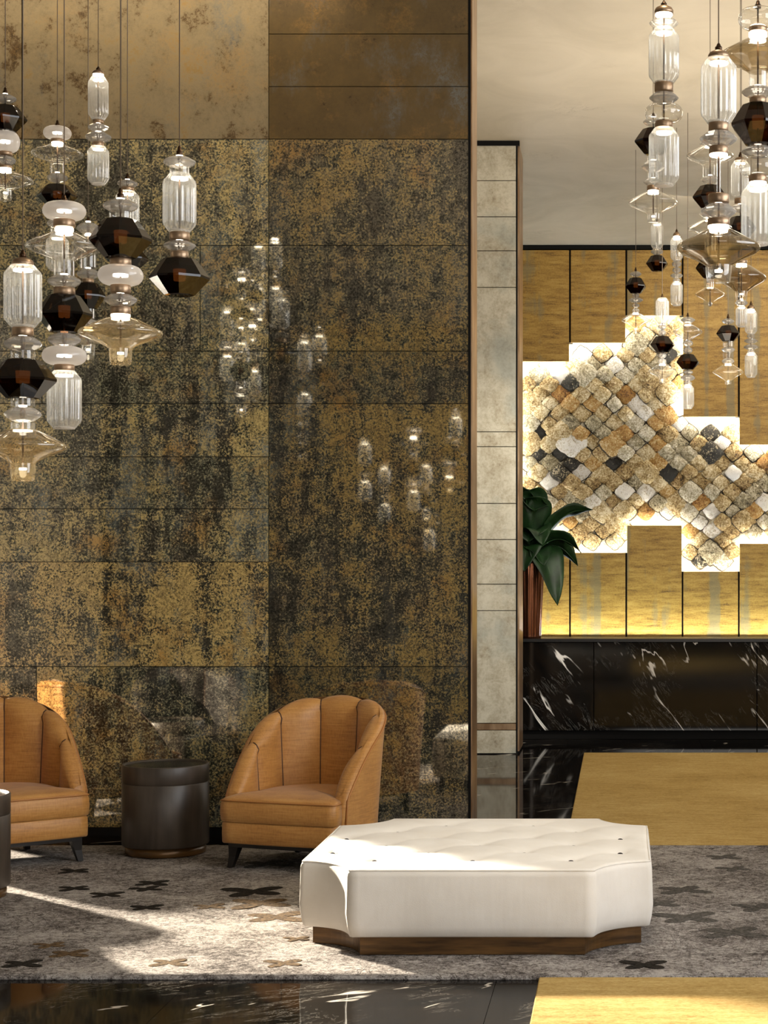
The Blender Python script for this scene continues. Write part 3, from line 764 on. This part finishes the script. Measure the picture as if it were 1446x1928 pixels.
def top_z(x, y, edge):
    z = 0.0
    for bx_, by_ in buttons:
        r2 = (x - bx_) ** 2 + (y - by_) ** 2
        if r2 < .09: z -= .011 * math.exp(-r2 / .0011) + .014 * math.exp(-r2 / .010)
    # fold lines run between neighbouring buttons
    u = (x + .02) / .42; v_ = (y - (7.71 - OYC)) / .4
    for q in (u + v_, u - v_):
        dd = abs(q - round(q)) * .29
        z -= .005 * math.exp(-(dd / .022) ** 2)
    return z * smooth(1.0, .80, edge) if False else z * (1 - smooth(.86, .99, edge))
ol = outline(OW, CUT, 22, 18); NP = len(ol)
V, Fc = [], []
NR = 54
for k in range(1, NR + 1):
    t = k / NR
    t2 = 1 - (1 - t) ** 1.25
    for x, y in ol:
        dcen = math.hypot(x, y)
        ins = .03
        s = t2 * (1 - ins / dcen)
        X, Y = x * s, y * s
        V.append((X, Y, OH - .004 + .010 * (1 - t2 ** 4) + top_z(X, Y, t2)))
c0 = len(V); V.append((0, 0, OH + .006 + top_z(0, 0, 0)))
for i in range(NP): Fc.append((c0, i, (i + 1) % NP))
rings = NR
for (ins, z) in ((.018, OH - .007), (.009, OH - .013), (.003, OH - .022), (0, OH - .036), (-.003, OH - .12), (-.006, OH - .19), (.002, .12), (.012, .082), (.03, .075), (.10, .074)):
    for x, y in ol:
        s = 1 - ins / math.hypot(x, y); V.append((x * s, y * s, z))
# vertices of the side rings come after the centre vertex
def vid(ring, i):
    i %= NP
    return ring * NP + i if ring < NR else NR * NP + 1 + (ring - NR) * NP + i
for k in range(NR + 9):
    for i in range(NP): Fc.append((vid(k, i), vid(k + 1, i), vid(k + 1, i + 1), vid(k, i + 1)))
link('upholstery', mesh('upholstery', V, Fc, 'white_upholstery', True), ott)
bl = outline(OW - .045, CUT, 8, 12); n = len(bl)
V = [(x, y, 0) for x, y in bl] + [(x, y, .0745) for x, y in bl]
link('plinth', mesh('plinth', V, [tuple(range(n, 2 * n)), tuple(reversed(range(n)))] + [(i, (i + 1) % n, n + (i + 1) % n, n + i) for i in range(n)], 'walnut_bronze'), ott)
g = lathe_geo([(.001, .008), (.008, .0065), (.013, .002), (.013, -.004), (.008, -.010)], 14)
bme = mesh('button', *g, 'button', True)
for bx_, by_ in buttons: link('button', bme, ott, (bx_, by_, OH - .004 + .010 + top_z(bx_, by_, .5) + .0075))
pp = []
for x, y in ol: 
    s = 1 - .010 / math.hypot(x, y); pp.append((x * s, y * s, OH - .010))
g = tube_geo(pp + [pp[0]], .0035, 6, False); link('piping', mesh('piping', *g, 'white_upholstery', True), ott)

# ------------------------------------------------------------------ drum tables
def drum(x, y, label):
    t = thing('drum_table', label, 'table', (x, y, RT), 0, 'dark drum side tables')
    r, h = .238, .497
    g = lathe_geo([(r - .022, 0), (r - .018, .004), (r - .018, .048)], 64); link('plinth', mesh('plinth', *g, 'walnut_bronze', True), t)
    g = lathe_geo([(r - .02, .048), (r - .004, .050), (r, .056), (r, h - .103), (r - .003, h - .099)], 64); link('body', mesh('body', *g, 'brown_hide', True), t)
    g = lathe_geo([(r - .003, h - .0985), (r, h - .094), (r, h - .006), (r - .003, h), (r - .010, h), (r - .014, h - .010)], 64, None, False, False); link('lid', mesh('lid', *g, 'brown_hide', True), t)
    g = lathe_geo([(r - .0135, h - .016), (r - .0135, h - .0095), (r - .03, h - .008)], 64); link('glass_top', mesh('glass_top', *g, 'black_lacquer', True), t)
    return t
drum(-2.55, 10.08, 'dark brown drum table between the two tan armchairs')
drum(-3.215, 8.75, 'dark drum table cut off by the left edge, its top in sunlight')

# ------------------------------------------------------------------ barrel armchairs
RA, ARM = .368, .29
LEN = ARM + RA * math.pi / 2
def path(t):
    s = abs(t) * LEN; sg = 1 if t >= 0 else -1
    if s < RA * math.pi / 2:
        a = s / RA; return Vector((sg * RA * math.sin(a), RA * math.cos(a), 0)), Vector((sg * math.sin(a), math.cos(a), 0))
    return Vector((sg * RA, -(s - RA * math.pi / 2), 0)), Vector((sg, 0, 0))
def crest(t):
    q = abs(t)
    return .865 - .46 * q ** 2.5
ZB = .135
def section_outer(t):
    h = crest(t); pts = []
    for z in [ZB + (h - .035 - ZB) * i / 8 for i in range(9)]:
        k = (z - ZB) / .70; pts.append((-.022 + .050 * k ** 1.2, z))
    o0 = pts[-1][0]
    for a in (20, 45, 70, 90): pts.append((o0 - .030 + .030 * math.cos(R(a)), h - .035 + .035 * math.sin(R(a))))
    return pts
def armchair(name, label, m, pip, leg, loc, rz, scale=(1, 1, 1)):
    ch = thing(name, label, 'armchair', loc, rz, None); ch.scale = scale
    NS = 90; V, Fc = [], []; ns = None; last = []
    for i in range(NS + 1):
        t = -1 + 2 * i / NS; p, nrm = path(t); sec = section_outer(t); ns = len(sec)
        for off, z in sec: V.append(p + nrm * off + Vector((0, 0, z)))
    for i in range(NS):
        for k in range(ns - 1):
            a = i * ns + k; Fc.append((a, a + 1, a + ns + 1, a + ns))
    # padded faces of the arm fronts
    for e, t in ((0, -1.0), (NS, 1.0)):
        p, nrm = path(t); ids = [e * ns + k for k in range(ns)]; h = crest(t)
        oin = section_outer(t)[-1][0]
        extra = []
        for off, z in ((oin - .035, h - .012), (oin - .055, h - .05), (oin - .055, ZB)):
            extra.append(len(V)); V.append(p + nrm * off + Vector((0, 0, z)))
        ring = ids + extra
        cpt = sum((V[k] for k in ring), Vector()) / len(ring) + Vector((0, -.016, 0)); V.append(cpt); ci = len(V) - 1
        for k in range(len(ring)):
            q = (ring[k], ring[(k + 1) % len(ring)], ci); Fc.append(q if t > 0 else tuple(reversed(q)))
    sh = link('outer_shell', mesh('outer_shell', V, Fc, m, True), ch)
    pts = []
    for i in range(NS + 1):
        t = -1 + 2 * i / NS; p, nrm = path(t); off, z = section_outer(t)[8]; pts.append(p + nrm * (off + .002) + Vector((0, 0, z + .004)))
    pe0, n0 = path(-1); pe1, n1 = path(1)
    pts = [pe0 + n0 * (-.02) + Vector((0, -.004, ZB + .01))] + pts + [pe1 + n1 * (-.02) + Vector((0, -.004, ZB + .01))]
    g = tube_geo(pts, .0055, 6); link('piping', mesh('piping', *g, pip, True), sh)
    # seven stuffed channels
    bounds = [-1, -.74, -.46, -.155, .155, .46, .74, 1]
    for a0, a1 in zip(bounds[:-1], bounds[1:]):
        V, Fc = [], []; NC, NZ = 12, 13
        for i in range(NC + 1):
            w_ = i / NC; t = a0 + (a1 - a0) * w_; p, nrm = path(t); h = crest(t); o_top = section_outer(t)[-1][0]
            bul = (max(0, math.sin(math.pi * w_)) ** .75)
            hb = h - .014 + .022 * bul
            sec = [(o_top + .004, hb - .004), (o_top - .018, hb + .001), (o_top - .036 - .006 * bul, hb - .010), (o_top - .05 - .014 * bul, hb - .034)]
            for z in [hb - .07 - (hb - .07 - .34) * q / 8 for q in range(9)]:
                lean = (z - .34) / .5
                sec.append((-.062 - .012 * (1 - lean) - .050 * bul * (.55 + .45 * lean) + .022 * lean, z))
            for off, z in sec: V.append(p + nrm * off + Vector((0, 0, z)))
        n_ = len(sec)
        for i in range(NC):
            for k in range(n_ - 1):
                q = i * n_ + k; Fc.append((q, q + 1, q + n_ + 1, q + n_))
        bc = link('back_channel', mesh('back_channel', V, Fc, m, True), ch)
        if a0 > -1:
            g = tube_geo([v_ for v_ in V[1:n_]], .0042, 6); link('seam', mesh('seam', *g, 'dark_seam', True), bc)
    # seat cushion, T-shaped in front of the arms
    def seat_outline(front, wf, wi, back):
        pts = []
        for i in range(15): 
            u = -1 + 2 * i / 14; pts.append((wf * u, front - .014 * (1 - u * u)))
        pts += [(wf + .004, front + .03), (wf, -.305), (wi + .02, -.295), (wi, -.27), (wi, -.12)]
        for i in range(17):
            a = math.pi * i / 16; pts.append((wi * math.cos(a), back * math.sin(a)))
        pts += [(-wi, -.12), (-wi, -.27), (-wi - .02, -.295), (-wf, -.305), (-wf - .004, front + .03)]
        return pts
    so = seat_outline(-.385, .335, .285, .285); n = len(so); V, Fc = [], []
    cx, cy_ = 0, -.06
    prof = [(.98, .249), (1.0, .258), (1.012, .30), (1.006, .345), (.985, .366), (.955, .376), (.85, .388), (.6, .398), (.3, .402)]
    for s, z in prof:
        for x, y in so: V.append((cx + (x - cx) * s, cy_ + (y - cy_) * s, z))
    for k in range(len(prof) - 1):
        for i in range(n): Fc.append((k * n + i, k * n + (i + 1) % n, (k + 1) * n + (i + 1) % n, (k + 1) * n + i))
    V.append((cx, cy_, .403)); Fc += [((len(prof) - 1) * n + i, (len(prof) - 1) * n + (i + 1) % n, len(V) - 1) for i in range(n)]
    cu = link('seat_cushion', mesh('seat_cushion', V, Fc, m, True), ch)
    pts = [Vector((cx + (x - cx) * 1.0, cy_ + (y - cy_) * 1.0, .362)) for x, y in so[:19]]
    g = tube_geo([Vector((-.335, -.31, .362))] + [Vector((-.339, -.355, .362))] + pts[:17], .0045, 6); link('piping', mesh('piping', *g, pip, True), cu)
    so2 = seat_outline(-.378, .332, .30, .30); V, Fc = [], []; n = len(so2)
    for s, z in ((.985, ZB), (1.0, ZB + .008), (1.004, .19), (1.0, .240), (.985, .248)):
        for x, y in so2: V.append((cx + (x - cx) * s, cy_ + (y - cy_) * s, z))
    for k in range(4):
        for i in range(n): Fc.append((k * n + i, k * n + (i + 1) % n, (k + 1) * n + (i + 1) % n, (k + 1) * n + i))
    Fc.append(tuple(reversed(range(n)))); Fc.append(tuple(4 * n + i for i in range(n)))
    link('seat_base', mesh('seat_base', V, Fc, m, True), ch)
    V = [((cx + (x - cx) * .93), cy_ + (y - cy_) * .93, z) for z in (ZB - .022, ZB + .001) for x, y in so2]
    link('underframe', mesh('underframe', V, [tuple(reversed(range(n)))] + [(i, (i + 1) % n, n + (i + 1) % n, n + i) for i in range(n)], leg), ch)
    for sx, sy, x, y in ((-1, -1, -.285, -.315), (1, -1, .285, -.315), (-1, 1, -.20, .22), (1, 1, .20, .22)):
        V = []
        for z, hw, ox in ((0, .014, .028), (.06, .020, .012), (ZB - .01, .030, 0)):
            for a, b_ in ((-1, -1), (1, -1), (1, 1), (-1, 1)): V.append((x + sx * ox * .8 + a * hw, y + sy * ox * .6 + b_ * hw, z))
        Fc = [(3, 2, 1, 0), (8, 9, 10, 11)] + [(k * 4 + i, k * 4 + (i + 1) % 4, k * 4 + 4 + (i + 1) % 4, k * 4 + 4 + i) for k in range(2) for i in range(4)]
        link('leg', mesh('leg', V, Fc, leg), ch)
    return ch
armchair('armchair', 'tan channel-back armchair beside the white ottoman, fully in view', 'tan_fabric', 'tan_piping', 'black_wood', (-1.68, 9.80, RT), R(-19))
armchair('armchair', 'tan channel-back armchair cut off at the left edge', 'tan_fabric', 'tan_piping', 'black_wood', (-3.39, 9.87, RT), R(38))
armchair('armchair', 'dark brown armchair seen only as a reflection in the gilded wall', 'dark_fabric', 'dark_fabric', 'black_wood', (-3.29, 7.85, RT), R(165), (1.1, 1.1, .92))

# ------------------------------------------------------------------ pendant lights
BASE = dict(crys=.055, col=.031, gcol=.033, led=.027, tube=.0535, gem=.0948, milk=.0635, clear=.060, amber=.1223, saucer=.1223, smoke=.1223, cup=.034, scup=.034, dome=.029, bead=.022)
def module(kind, r, h, parent, z0, d, sc):
    """one glass or metal piece of a pendant, its bottom at height z0"""
    L = lambda g, nm, m, sm=True, z=z0, p=parent: link(nm, mesh(nm, *g, m, sm), p, (0, 0, z))
    seg = 24 if d < 12 else 14
    if kind == 'crys':
        pr = [(r * .30, 0), (r * .62, h * .10), (r * .93, h * .36), (r, h * .50), (r * .93, h * .64), (r * .62, h * .90), (r * .30, h)]
        o = L(lathe_geo(pr, 10), 'crystal_disc', 'crystal', False)
        if d < 10: L(lathe_geo([(r * .22, 0), (r * .22, h * .10)], 12), 'led_disc', 'led_soft', True, h + .0005, o)
        return o
    if kind == 'bead':
        pr = [(r * .3, 0), (r * .85, h * .2), (r, h * .5), (r * .85, h * .8), (r * .3, h)]
        return L(lathe_geo(pr, 8), 'crystal_bead', 'crystal', False)
    if kind == 'col':
        return L(lathe_geo([(r * .96, 0), (r, h * .06), (r, h * .94), (r * .96, h)], seg), 'collar', 'collar_metal')
    if kind == 'gcol':
        return L(lathe_geo([(r, 0), (r, h)], seg, None, False, False), 'glass_collar', 'clear_glass')
    if kind == 'led':
        return L(lathe_geo([(r * .9, h * .3), (r, h * .45), (r, h * .9), (r * .9, h)], 16), 'led_disc', 'led_white')
    if kind == 'dome':
        pr = [(r, 0), (r * 1.0, h * .35), (r * .86, h * .7), (r * .4, h)]
        return L(lathe_geo(pr, seg), 'metal_dome', 'collar_metal')
    if kind == 'tube':
        N = 108 if d < 12 else 60
        fl = 18 if d < 12 else 12
        pr = [(r * .62, 0), (r * .66, h * .02), (r * .97, h * .13), (r, h * .17), (r, h * .5), (r, h * .83), (r * .97, h * .87), (r * .66, h * .98), (r * .62, h)]
        o = L(lathe_geo(pr, N, lambda a, k, i: 1 - (.085 * (.5 + .5 * math.cos(a * fl)) if 0 < k < 8 else .02), False, False), 'fluted_capsule', 'fluted_glass')
        q = min(r * .5, .03)
        L(lathe_geo([(q, 0), (q, h * .03)], 16), 'led_disc', 'led_white', True, h * .90, o)
        L(lathe_geo([(r * .6, 0), (r * .6, h * .035)], 16), 'base_disc', 'opal_glass', True, h * .005, o)
        return o
    if kind == 'gem':
        pr = [(r * .40, 0), (r * .50, h * .02), (r * .99, h * .44), (r, h * .50), (r * .78, h * .74), (r * .56, h * .96), (r * .40, h)]
        o = L(lathe_geo(pr, 8, None, True, True, R(12)), 'faceted_gem', 'brown_glass', False)
        L(lathe_geo([(r * .2, 0), (r * .22, h * .3)], 12), 'lamp_core', 'led_core', True, h * .40, o)
        return o
    if kind in ('milk', 'clear'):
        pr = [(r * .42, 0)] + [(r * (.42 + .58 * math.sin(math.pi * q / 10) ** .78), h * (.5 - .5 * math.cos(math.pi * q / 10))) for q in range(1, 10)] + [(r * .42, h)]
        o = L(lathe_geo(pr, seg, None, False, False), 'blown_disc', 'opal_glass' if kind == 'milk' else 'clear_glass')
        if kind == 'milk': L(lathe_geo([(r * .34, 0), (r * .34, h * .12)], 16), 'led_disc', 'led_soft', True, h * .44, o)  # glowing disc added inside so the opal glass looks lit
        return o
    if kind in ('amber', 'saucer', 'smoke'):
        m = {'amber': 'amber_glass', 'saucer': 'clear_glass', 'smoke': 'smoke_glass'}[kind]
        pr = [(r * .27, 0), (r * .33, h * .06), (r * .55, h * .20), (r * .88, h * .36), (r * .985, h * .45), (r, h * .52), (r * .97, h * .59), (r * .80, h * .70), (r * .55, h * .86), (r * .36, h * .97), (r * .25, h)]
        o = L(lathe_geo(pr, 40 if d < 12 else 24, None, False, False), 'glass_saucer', m)
        L(lathe_geo([(r * .22, 0), (r * .22, h * .045)], 16), 'led_disc', 'led_white', True, h * .93, o)
        return o
    if kind in ('cup', 'scup'):
        pr = [(r * .80, 0), (r * .92, h * .03), (r, h * .5), (r * 1.02, h)]
        o = L(lathe_geo(pr, seg, None, True, False), 'glass_cup', 'amber_glass' if kind == 'cup' else 'clear_glass')
        L(lathe_geo([(r * .3, 0), (r * .3, h * .12)], 12), 'led_disc', 'led_white', True, h * .62, o)
        return o
def pendant(label, x, d, cap_y, mods, v=None, group='pendants of the left cluster'):
    """mods: (kind, top pixel, bottom pixel[, half width in pixels]); v is the distance along the mirrored ray for pendants seen only in the wall"""
    q = v or d; s = q / F
    X = (x - PX) * s; zz = lambda y: EYE + (PY - y) * s
    zb = zz(mods[-1][2])
    t = thing('pendant_light', label, 'pendant light', (X, d, zb), 0, group)
    for m_ in mods:
        kind, y0, y1 = m_[:3]; r = (m_[3] * s) if len(m_) > 3 else BASE[kind]
        module(kind, r, zz(y0) - zz(y1), t, zz(y1) - zb, q, s)
    zc = zz(cap_y) - zb; ztop = zz(mods[0][1]) - zb
    k = .007
    g = lathe_geo([(k * 1.5, ztop), (k * 1.5, ztop + (zc - ztop) * .45), (k, ztop + (zc - ztop) * .55), (k * .9, zc - .006), (k * .35, zc)], 12)
    link('cap', mesh('cap', *g, 'dark_bronze', True), t)
    lastk = mods[-1][0]; z1 = (zz(mods[-1][1]) - zb) if lastk in ('tube', 'amber', 'saucer', 'smoke', 'cup', 'scup', 'gem') else .004
    g = tube_geo([(0, 0, z1), (0, 0, ztop)], .0032, 8); link('stem', mesh('stem', *g, 'dark_bronze', True), t)
    g = tube_geo([(0, 0, zc), (0, 0, H - zb - .002)], .0019 if d < 12 else .0026, 6); link('cord', mesh('cord', *g, 'cord', True), t)
    return t
# left cluster
pendant('pendant cut by left edge: dark faceted gem high up above a drooping saucer', 10, 8.1, 164, [('crys', 178, 194, 21), ('gem', 199, 249), ('milk', 248, 286), ('col', 286, 293), ('crys', 293, 312, 20), ('col', 312, 317), ('led', 317, 323, 11), ('saucer', 322, 358), ('scup', 356, 378, 12)])
pendant('pendant with clear drooping saucer above a small dark gem, behind the milky-disc pendant', 108, 8.7, 226, [('milk', 239, 262, 26), ('col', 262, 268), ('led', 268, 275), ('saucer', 272, 308), ('gcol', 306, 326), ('crys', 326, 344, 20), ('gem', 348, 389), ('col', 389, 396), ('crys', 412, 430, 20), ('gcol', 430, 442), ('tube', 444, 510)])
pendant('pendant of milky disc, clear amber saucer, dark gem and one fluted capsule at bottom', 121, 5.85, 366, [('milk', 381, 414, 40), ('col', 414, 428, 20), ('led', 429, 440, 17), ('saucer', 438, 492), ('gcol', 490, 520), ('crys', 518, 542, 32), ('col', 542, 555, 20), ('gem', 554, 627, 52), ('crys', 627, 653, 32), ('milk', 653, 687, 41), ('col', 687, 699, 19), ('tube', 698, 808, 32)])
pendant('pendant with two fluted capsules and two crystal discs, highest of left cluster', 185, 8.6, 125, [('dome', 132, 140, 11), ('led', 139, 146, 10), ('tube', 144, 226, 19), ('col', 226, 232, 10), ('crys', 233, 248, 20), ('crys', 249, 268, 25), ('col', 268, 276, 11), ('tube', 275, 348, 20)])
pendant('pendant whose fluted capsule peeps out behind the large dark gem', 240, 8.2, 326, [('crys', 339, 353, 20), ('col', 353, 360), ('tube', 360, 428, 22), ('col', 428, 436), ('crys', 440, 456, 20), ('gem', 466, 508), ('col', 508, 514)])
pendant('pendant with dark gem, milky disc and wide amber saucer, centre of left cluster', 227, 5.5, 354, [('crys', 376, 400, 34), ('gcol', 400, 413), ('gem', 412, 487, 58), ('col', 487, 501, 20), ('milk', 500, 537, 42), ('col', 537, 552, 19), ('crys', 553, 577, 32), ('col', 578, 592, 19), ('led', 592, 600, 18), ('amber', 598, 657, 78), ('cup', 655, 687, 21)])
pendant('pendant with one fluted capsule and a dark gem at bottom, rightmost of left cluster', 338, 5.87, 274, [('crys', 295, 316, 31), ('gcol', 316, 328, 18), ('tube', 327, 438, 31), ('col', 438, 452, 19), ('crys', 453, 473, 31), ('col', 474, 487, 17), ('gem', 486, 557, 56)])
pendant('lowest pendant at left edge: capsule, large dark gem and amber saucer', 43, 5.3, 470, [('dome', 485, 500, 20), ('tube', 499, 617, 35), ('col', 617, 632, 20), ('crys', 633, 662, 36), ('gcol', 661, 677, 22), ('gem', 676, 751, 62), ('gcol', 751, 765, 22), ('crys', 766, 795, 36), ('gcol', 795, 809, 22), ('amber', 808, 874, 80), ('cup', 872, 906, 23)])
pendant('pendant with small dark gem half hidden behind the clear saucer, above a clear cup', 166, 9.0, 408, [('crys', 419, 441, 22), ('saucer', 441, 478, 30), ('gcol', 478, 504, 15), ('crys', 506, 526, 22), ('col', 526, 533, 11), ('gem', 532, 582, 32), ('gcol', 582, 600, 12), ('crys', 601, 618, 20), ('saucer', 620, 650, 42), ('scup', 649, 678, 12)])
RC = 'pendants of the right cluster'
pendant('pendant of two large fluted capsules with crystal discs, leftmost large one of right cluster', 1250, 6.3, 1, [('dome', 11, 26, 18), ('led', 25, 33, 16), ('crys', 33, 55, 28), ('tube', 54, 158, 29), ('col', 156, 173, 18), ('crys', 173, 196, 28), ('clear', 196, 230, 36), ('col', 229, 241, 17), ('tube', 241, 351, 29)], group=RC)
pendant('pendant with dark gem behind the large capsules and a clear saucer under it', 1230, 8.85, 212, [('crys', 222, 238, 20), ('gem', 242, 291, 36), ('gcol', 291, 303, 11), ('crys', 303, 324, 23), ('gcol', 324, 336, 10), ('crys', 336, 350, 19), ('col', 350, 359, 12), ('led', 358, 364, 10), ('saucer', 362, 403, 47), ('scup', 402, 419, 11)], group=RC)
pendant('small distant pendant with fluted capsule over a dark gem, against the ceiling line', 1237, 15.1, 412, [('tube', 419, 469, 12), ('crys', 468, 480, 12), ('gem', 481, 511, 21)], group=RC)
pendant('pendant with tall fluted capsule over the widest smoky amber saucer', 1353, 5.3, 81, [('dome', 95, 110, 20), ('tube', 109, 233, 34), ('col', 231, 247, 19), ('crys', 246, 277, 36), ('col', 276, 290, 18), ('led', 289, 297, 17), ('gcol', 297, 330, 4), ('gcol', 330, 366, 4), ('col', 366, 382, 20), ('crys', 383, 412, 34), ('col', 412, 425, 21), ('led', 424, 435, 20), ('smoke', 432, 503, 79), ('scup', 500, 532, 24)], group=RC)
pendant('pendant with clear saucer and dark gem left of the smoky amber saucer, partly behind it', 1337, 9.4, 262, [('crys', 266, 276, 20), ('saucer', 275, 313, 45), ('gcol', 312, 332, 14), ('crys', 331, 346, 18), ('gem', 349, 394, 34), ('crys', 395, 412, 20), ('saucer', 414, 446, 42), ('gcol', 446, 474, 10), ('gem', 486, 524, 28), ('col', 526, 534, 7), ('gcol', 533, 542, 7), ('amber', 541, 568, 28), ('bead', 568, 577, 4)], group=RC)
pendant('pendant at right edge with smoked saucer, large dark gem and fluted capsule', 1427, 6.2, 0, [('clear', 16, 54, 38), ('col', 50, 60, 17), ('led', 60, 76, 17), ('smoke', 74, 136, 70), ('gcol', 134, 166, 17), ('crys', 163, 184, 32), ('col', 184, 195, 16), ('gem', 195, 273, 52), ('crys', 274, 297, 32), ('clear', 296, 332, 36), ('col', 330, 343, 17), ('led', 342, 351, 16), ('tube', 348, 462, 32)], group=RC)
pendant('pendant half hidden behind the right-edge one: capsule above a dark gem', 1394, 9.9, 286, [('dome', 296, 303, 11), ('tube', 302, 374, 18), ('col', 374, 384, 11), ('crys', 385, 400, 20), ('gem', 408, 448, 31), ('gcol', 448, 456, 9)], group=RC)
pendant('pendant with smoky saucer overlapping the widest saucer and a small capsule under it', 1396, 8.4, 484, [('col', 490, 497, 11), ('led', 496, 502, 10), ('smoke', 499, 549, 47), ('scup', 548, 566, 11), ('crys', 564, 577, 12), ('tube', 577, 616, 11)], group=RC)
pendant('small distant pendant of two slim capsules beside the widest saucer\'s left tip', 1274, 14.9, 431, [('dome', 437, 445, 7), ('led', 444, 449, 6), ('tube', 447, 491, 12), ('bead', 491, 503, 9), ('bead', 503, 514, 8), ('crys', 514, 524, 12), ('bead', 524, 532, 7), ('tube', 531, 576, 12)], group=RC)
pendant('small distant pendant, dark gem over clear saucer, furthest left of the small ones', 1197, 15.7, 503, [('crys', 511, 521, 11), ('gem', 523, 553, 20), ('bead', 553, 560, 7), ('crys', 560, 570, 14), ('bead', 571, 580, 7), ('bead', 580, 591, 7), ('saucer', 590, 616, 27), ('scup', 615, 629, 6)], group=RC)
pendant('small pendant with slim capsule, dark gem and clear saucer before the mural top', 1247, 14.0, 553, [('tube', 561, 609, 13), ('bead', 610, 621, 8), ('bead', 621, 632, 7), ('gem', 633, 664, 23), ('bead', 664, 675, 8), ('bead', 675, 687, 8), ('saucer', 686, 712, 27), ('scup', 712, 722, 6)], group=RC)
pendant('small pendant with clear saucer above dark gem above a low hanging capsule', 1295, 14.4, 589, [('crys', 597, 608, 14), ('gcol', 608, 613, 8), ('saucer', 611, 640, 28), ('bead', 640, 653, 10), ('bead', 653, 666, 9), ('gem', 667, 696, 22), ('bead', 697, 705, 10), ('crys', 705, 718, 14), ('bead', 718, 726, 8), ('tube', 725, 770, 12)], group=RC)
pendant('small pendant with dark gem high and pale amber saucer at bottom, near right edge', 1371, 14.0, 591, [('crys', 600, 610, 12), ('gem', 613, 643, 23), ('gcol', 643, 653, 10), ('crys', 653, 664, 13), ('gcol', 664, 674, 10), ('crys', 674, 686, 12), ('amber', 686, 716, 29), ('scup', 715, 724, 6)], group=RC)
pendant('small pendant of two slim bluish capsules, furthest right of the small ones', 1414, 15.4, 567, [('dome', 574, 582, 7), ('led', 581, 586, 6), ('tube', 584, 629, 12), ('bead', 629, 637, 8), ('crys', 637, 647, 13), ('crys', 648, 659, 14), ('bead', 659, 665, 7), ('tube', 664, 711, 12)], group=RC)
# pendants beyond the left edge: the photograph shows their images in the gilded wall
RF = 'pendants mirrored in the gilded wall'
def mirrored(label, x, v, cap_y, mods): pendant(label, x, 2 * DW - v, cap_y, mods, v, RF)
mirrored('pendant mirrored in the wall as two pale capsules and milky disc, furthest left image', 428, 13.4, 570, [('crys', 576, 584, 15), ('tube', 584, 632, 14), ('crys', 634, 646, 15), ('milk', 646, 662, 18), ('col', 661, 668, 9), ('tube', 667, 718, 14)])
mirrored('pendant mirrored in the wall beside the long vertical panel joint, capsules and crystals', 486, 14.3, 447, [('dome', 450, 461, 11), ('tube', 461, 507, 13), ('crys', 510, 522, 15), ('crys', 524, 537, 16), ('tube', 540, 590, 13), ('gcol', 590, 600, 8), ('saucer', 600, 630, 30), ('crys', 650, 668, 17)])
mirrored('pendant mirrored in the wall as a single low bright capsule', 478, 14.9, 600, [('crys', 606, 618, 15), ('saucer', 618, 646, 30), ('crys', 664, 680, 16), ('col', 684, 694, 9), ('tube', 695, 742, 13)])
mirrored('pendant mirrored in the wall as capsule above an open dark gem', 529, 14.4, 534, [('crys', 544, 554, 17), ('tube', 560, 618, 17), ('crys', 625, 638, 17), ('col', 638, 645, 10), ('gem', 645, 685, 29)])
mirrored('pendant mirrored in the wall as one capsule above a chain of crystals', 573, 15.0, 622, [('crys', 628, 636, 12), ('tube', 640, 700, 13), ('crys', 704, 716, 13), ('gem', 718, 740, 22), ('tube', 740, 768, 13), ('crys', 770, 784, 13), ('bead', 790, 806, 10), ('crys', 812, 826, 13), ('bead', 826, 842, 8), ('bead', 850, 868, 8)])
mirrored('pendant mirrored in the wall as two capsules on a long cord, left of three', 690, 16.0, 818, [('crys', 824, 832, 12), ('tube', 832, 878, 12), ('crys', 888, 898, 14), ('tube', 904, 944, 12)])
mirrored('pendant mirrored in the wall as two blue capsules, centre of three', 727, 16.4, 860, [('dome', 865, 872, 8), ('crys', 872, 880, 10), ('tube', 880, 914, 11), ('crys', 916, 926, 10), ('crys', 930, 942, 13), ('tube', 948, 982, 11)])
mirrored('pendant mirrored in the wall as two tiny capsules near the black wall edge', 812, 17.2, 890, [('crys', 900, 912, 10), ('bead', 930, 950, 9), ('gem', 955, 985, 18), ('tube', 996, 1038, 10)])
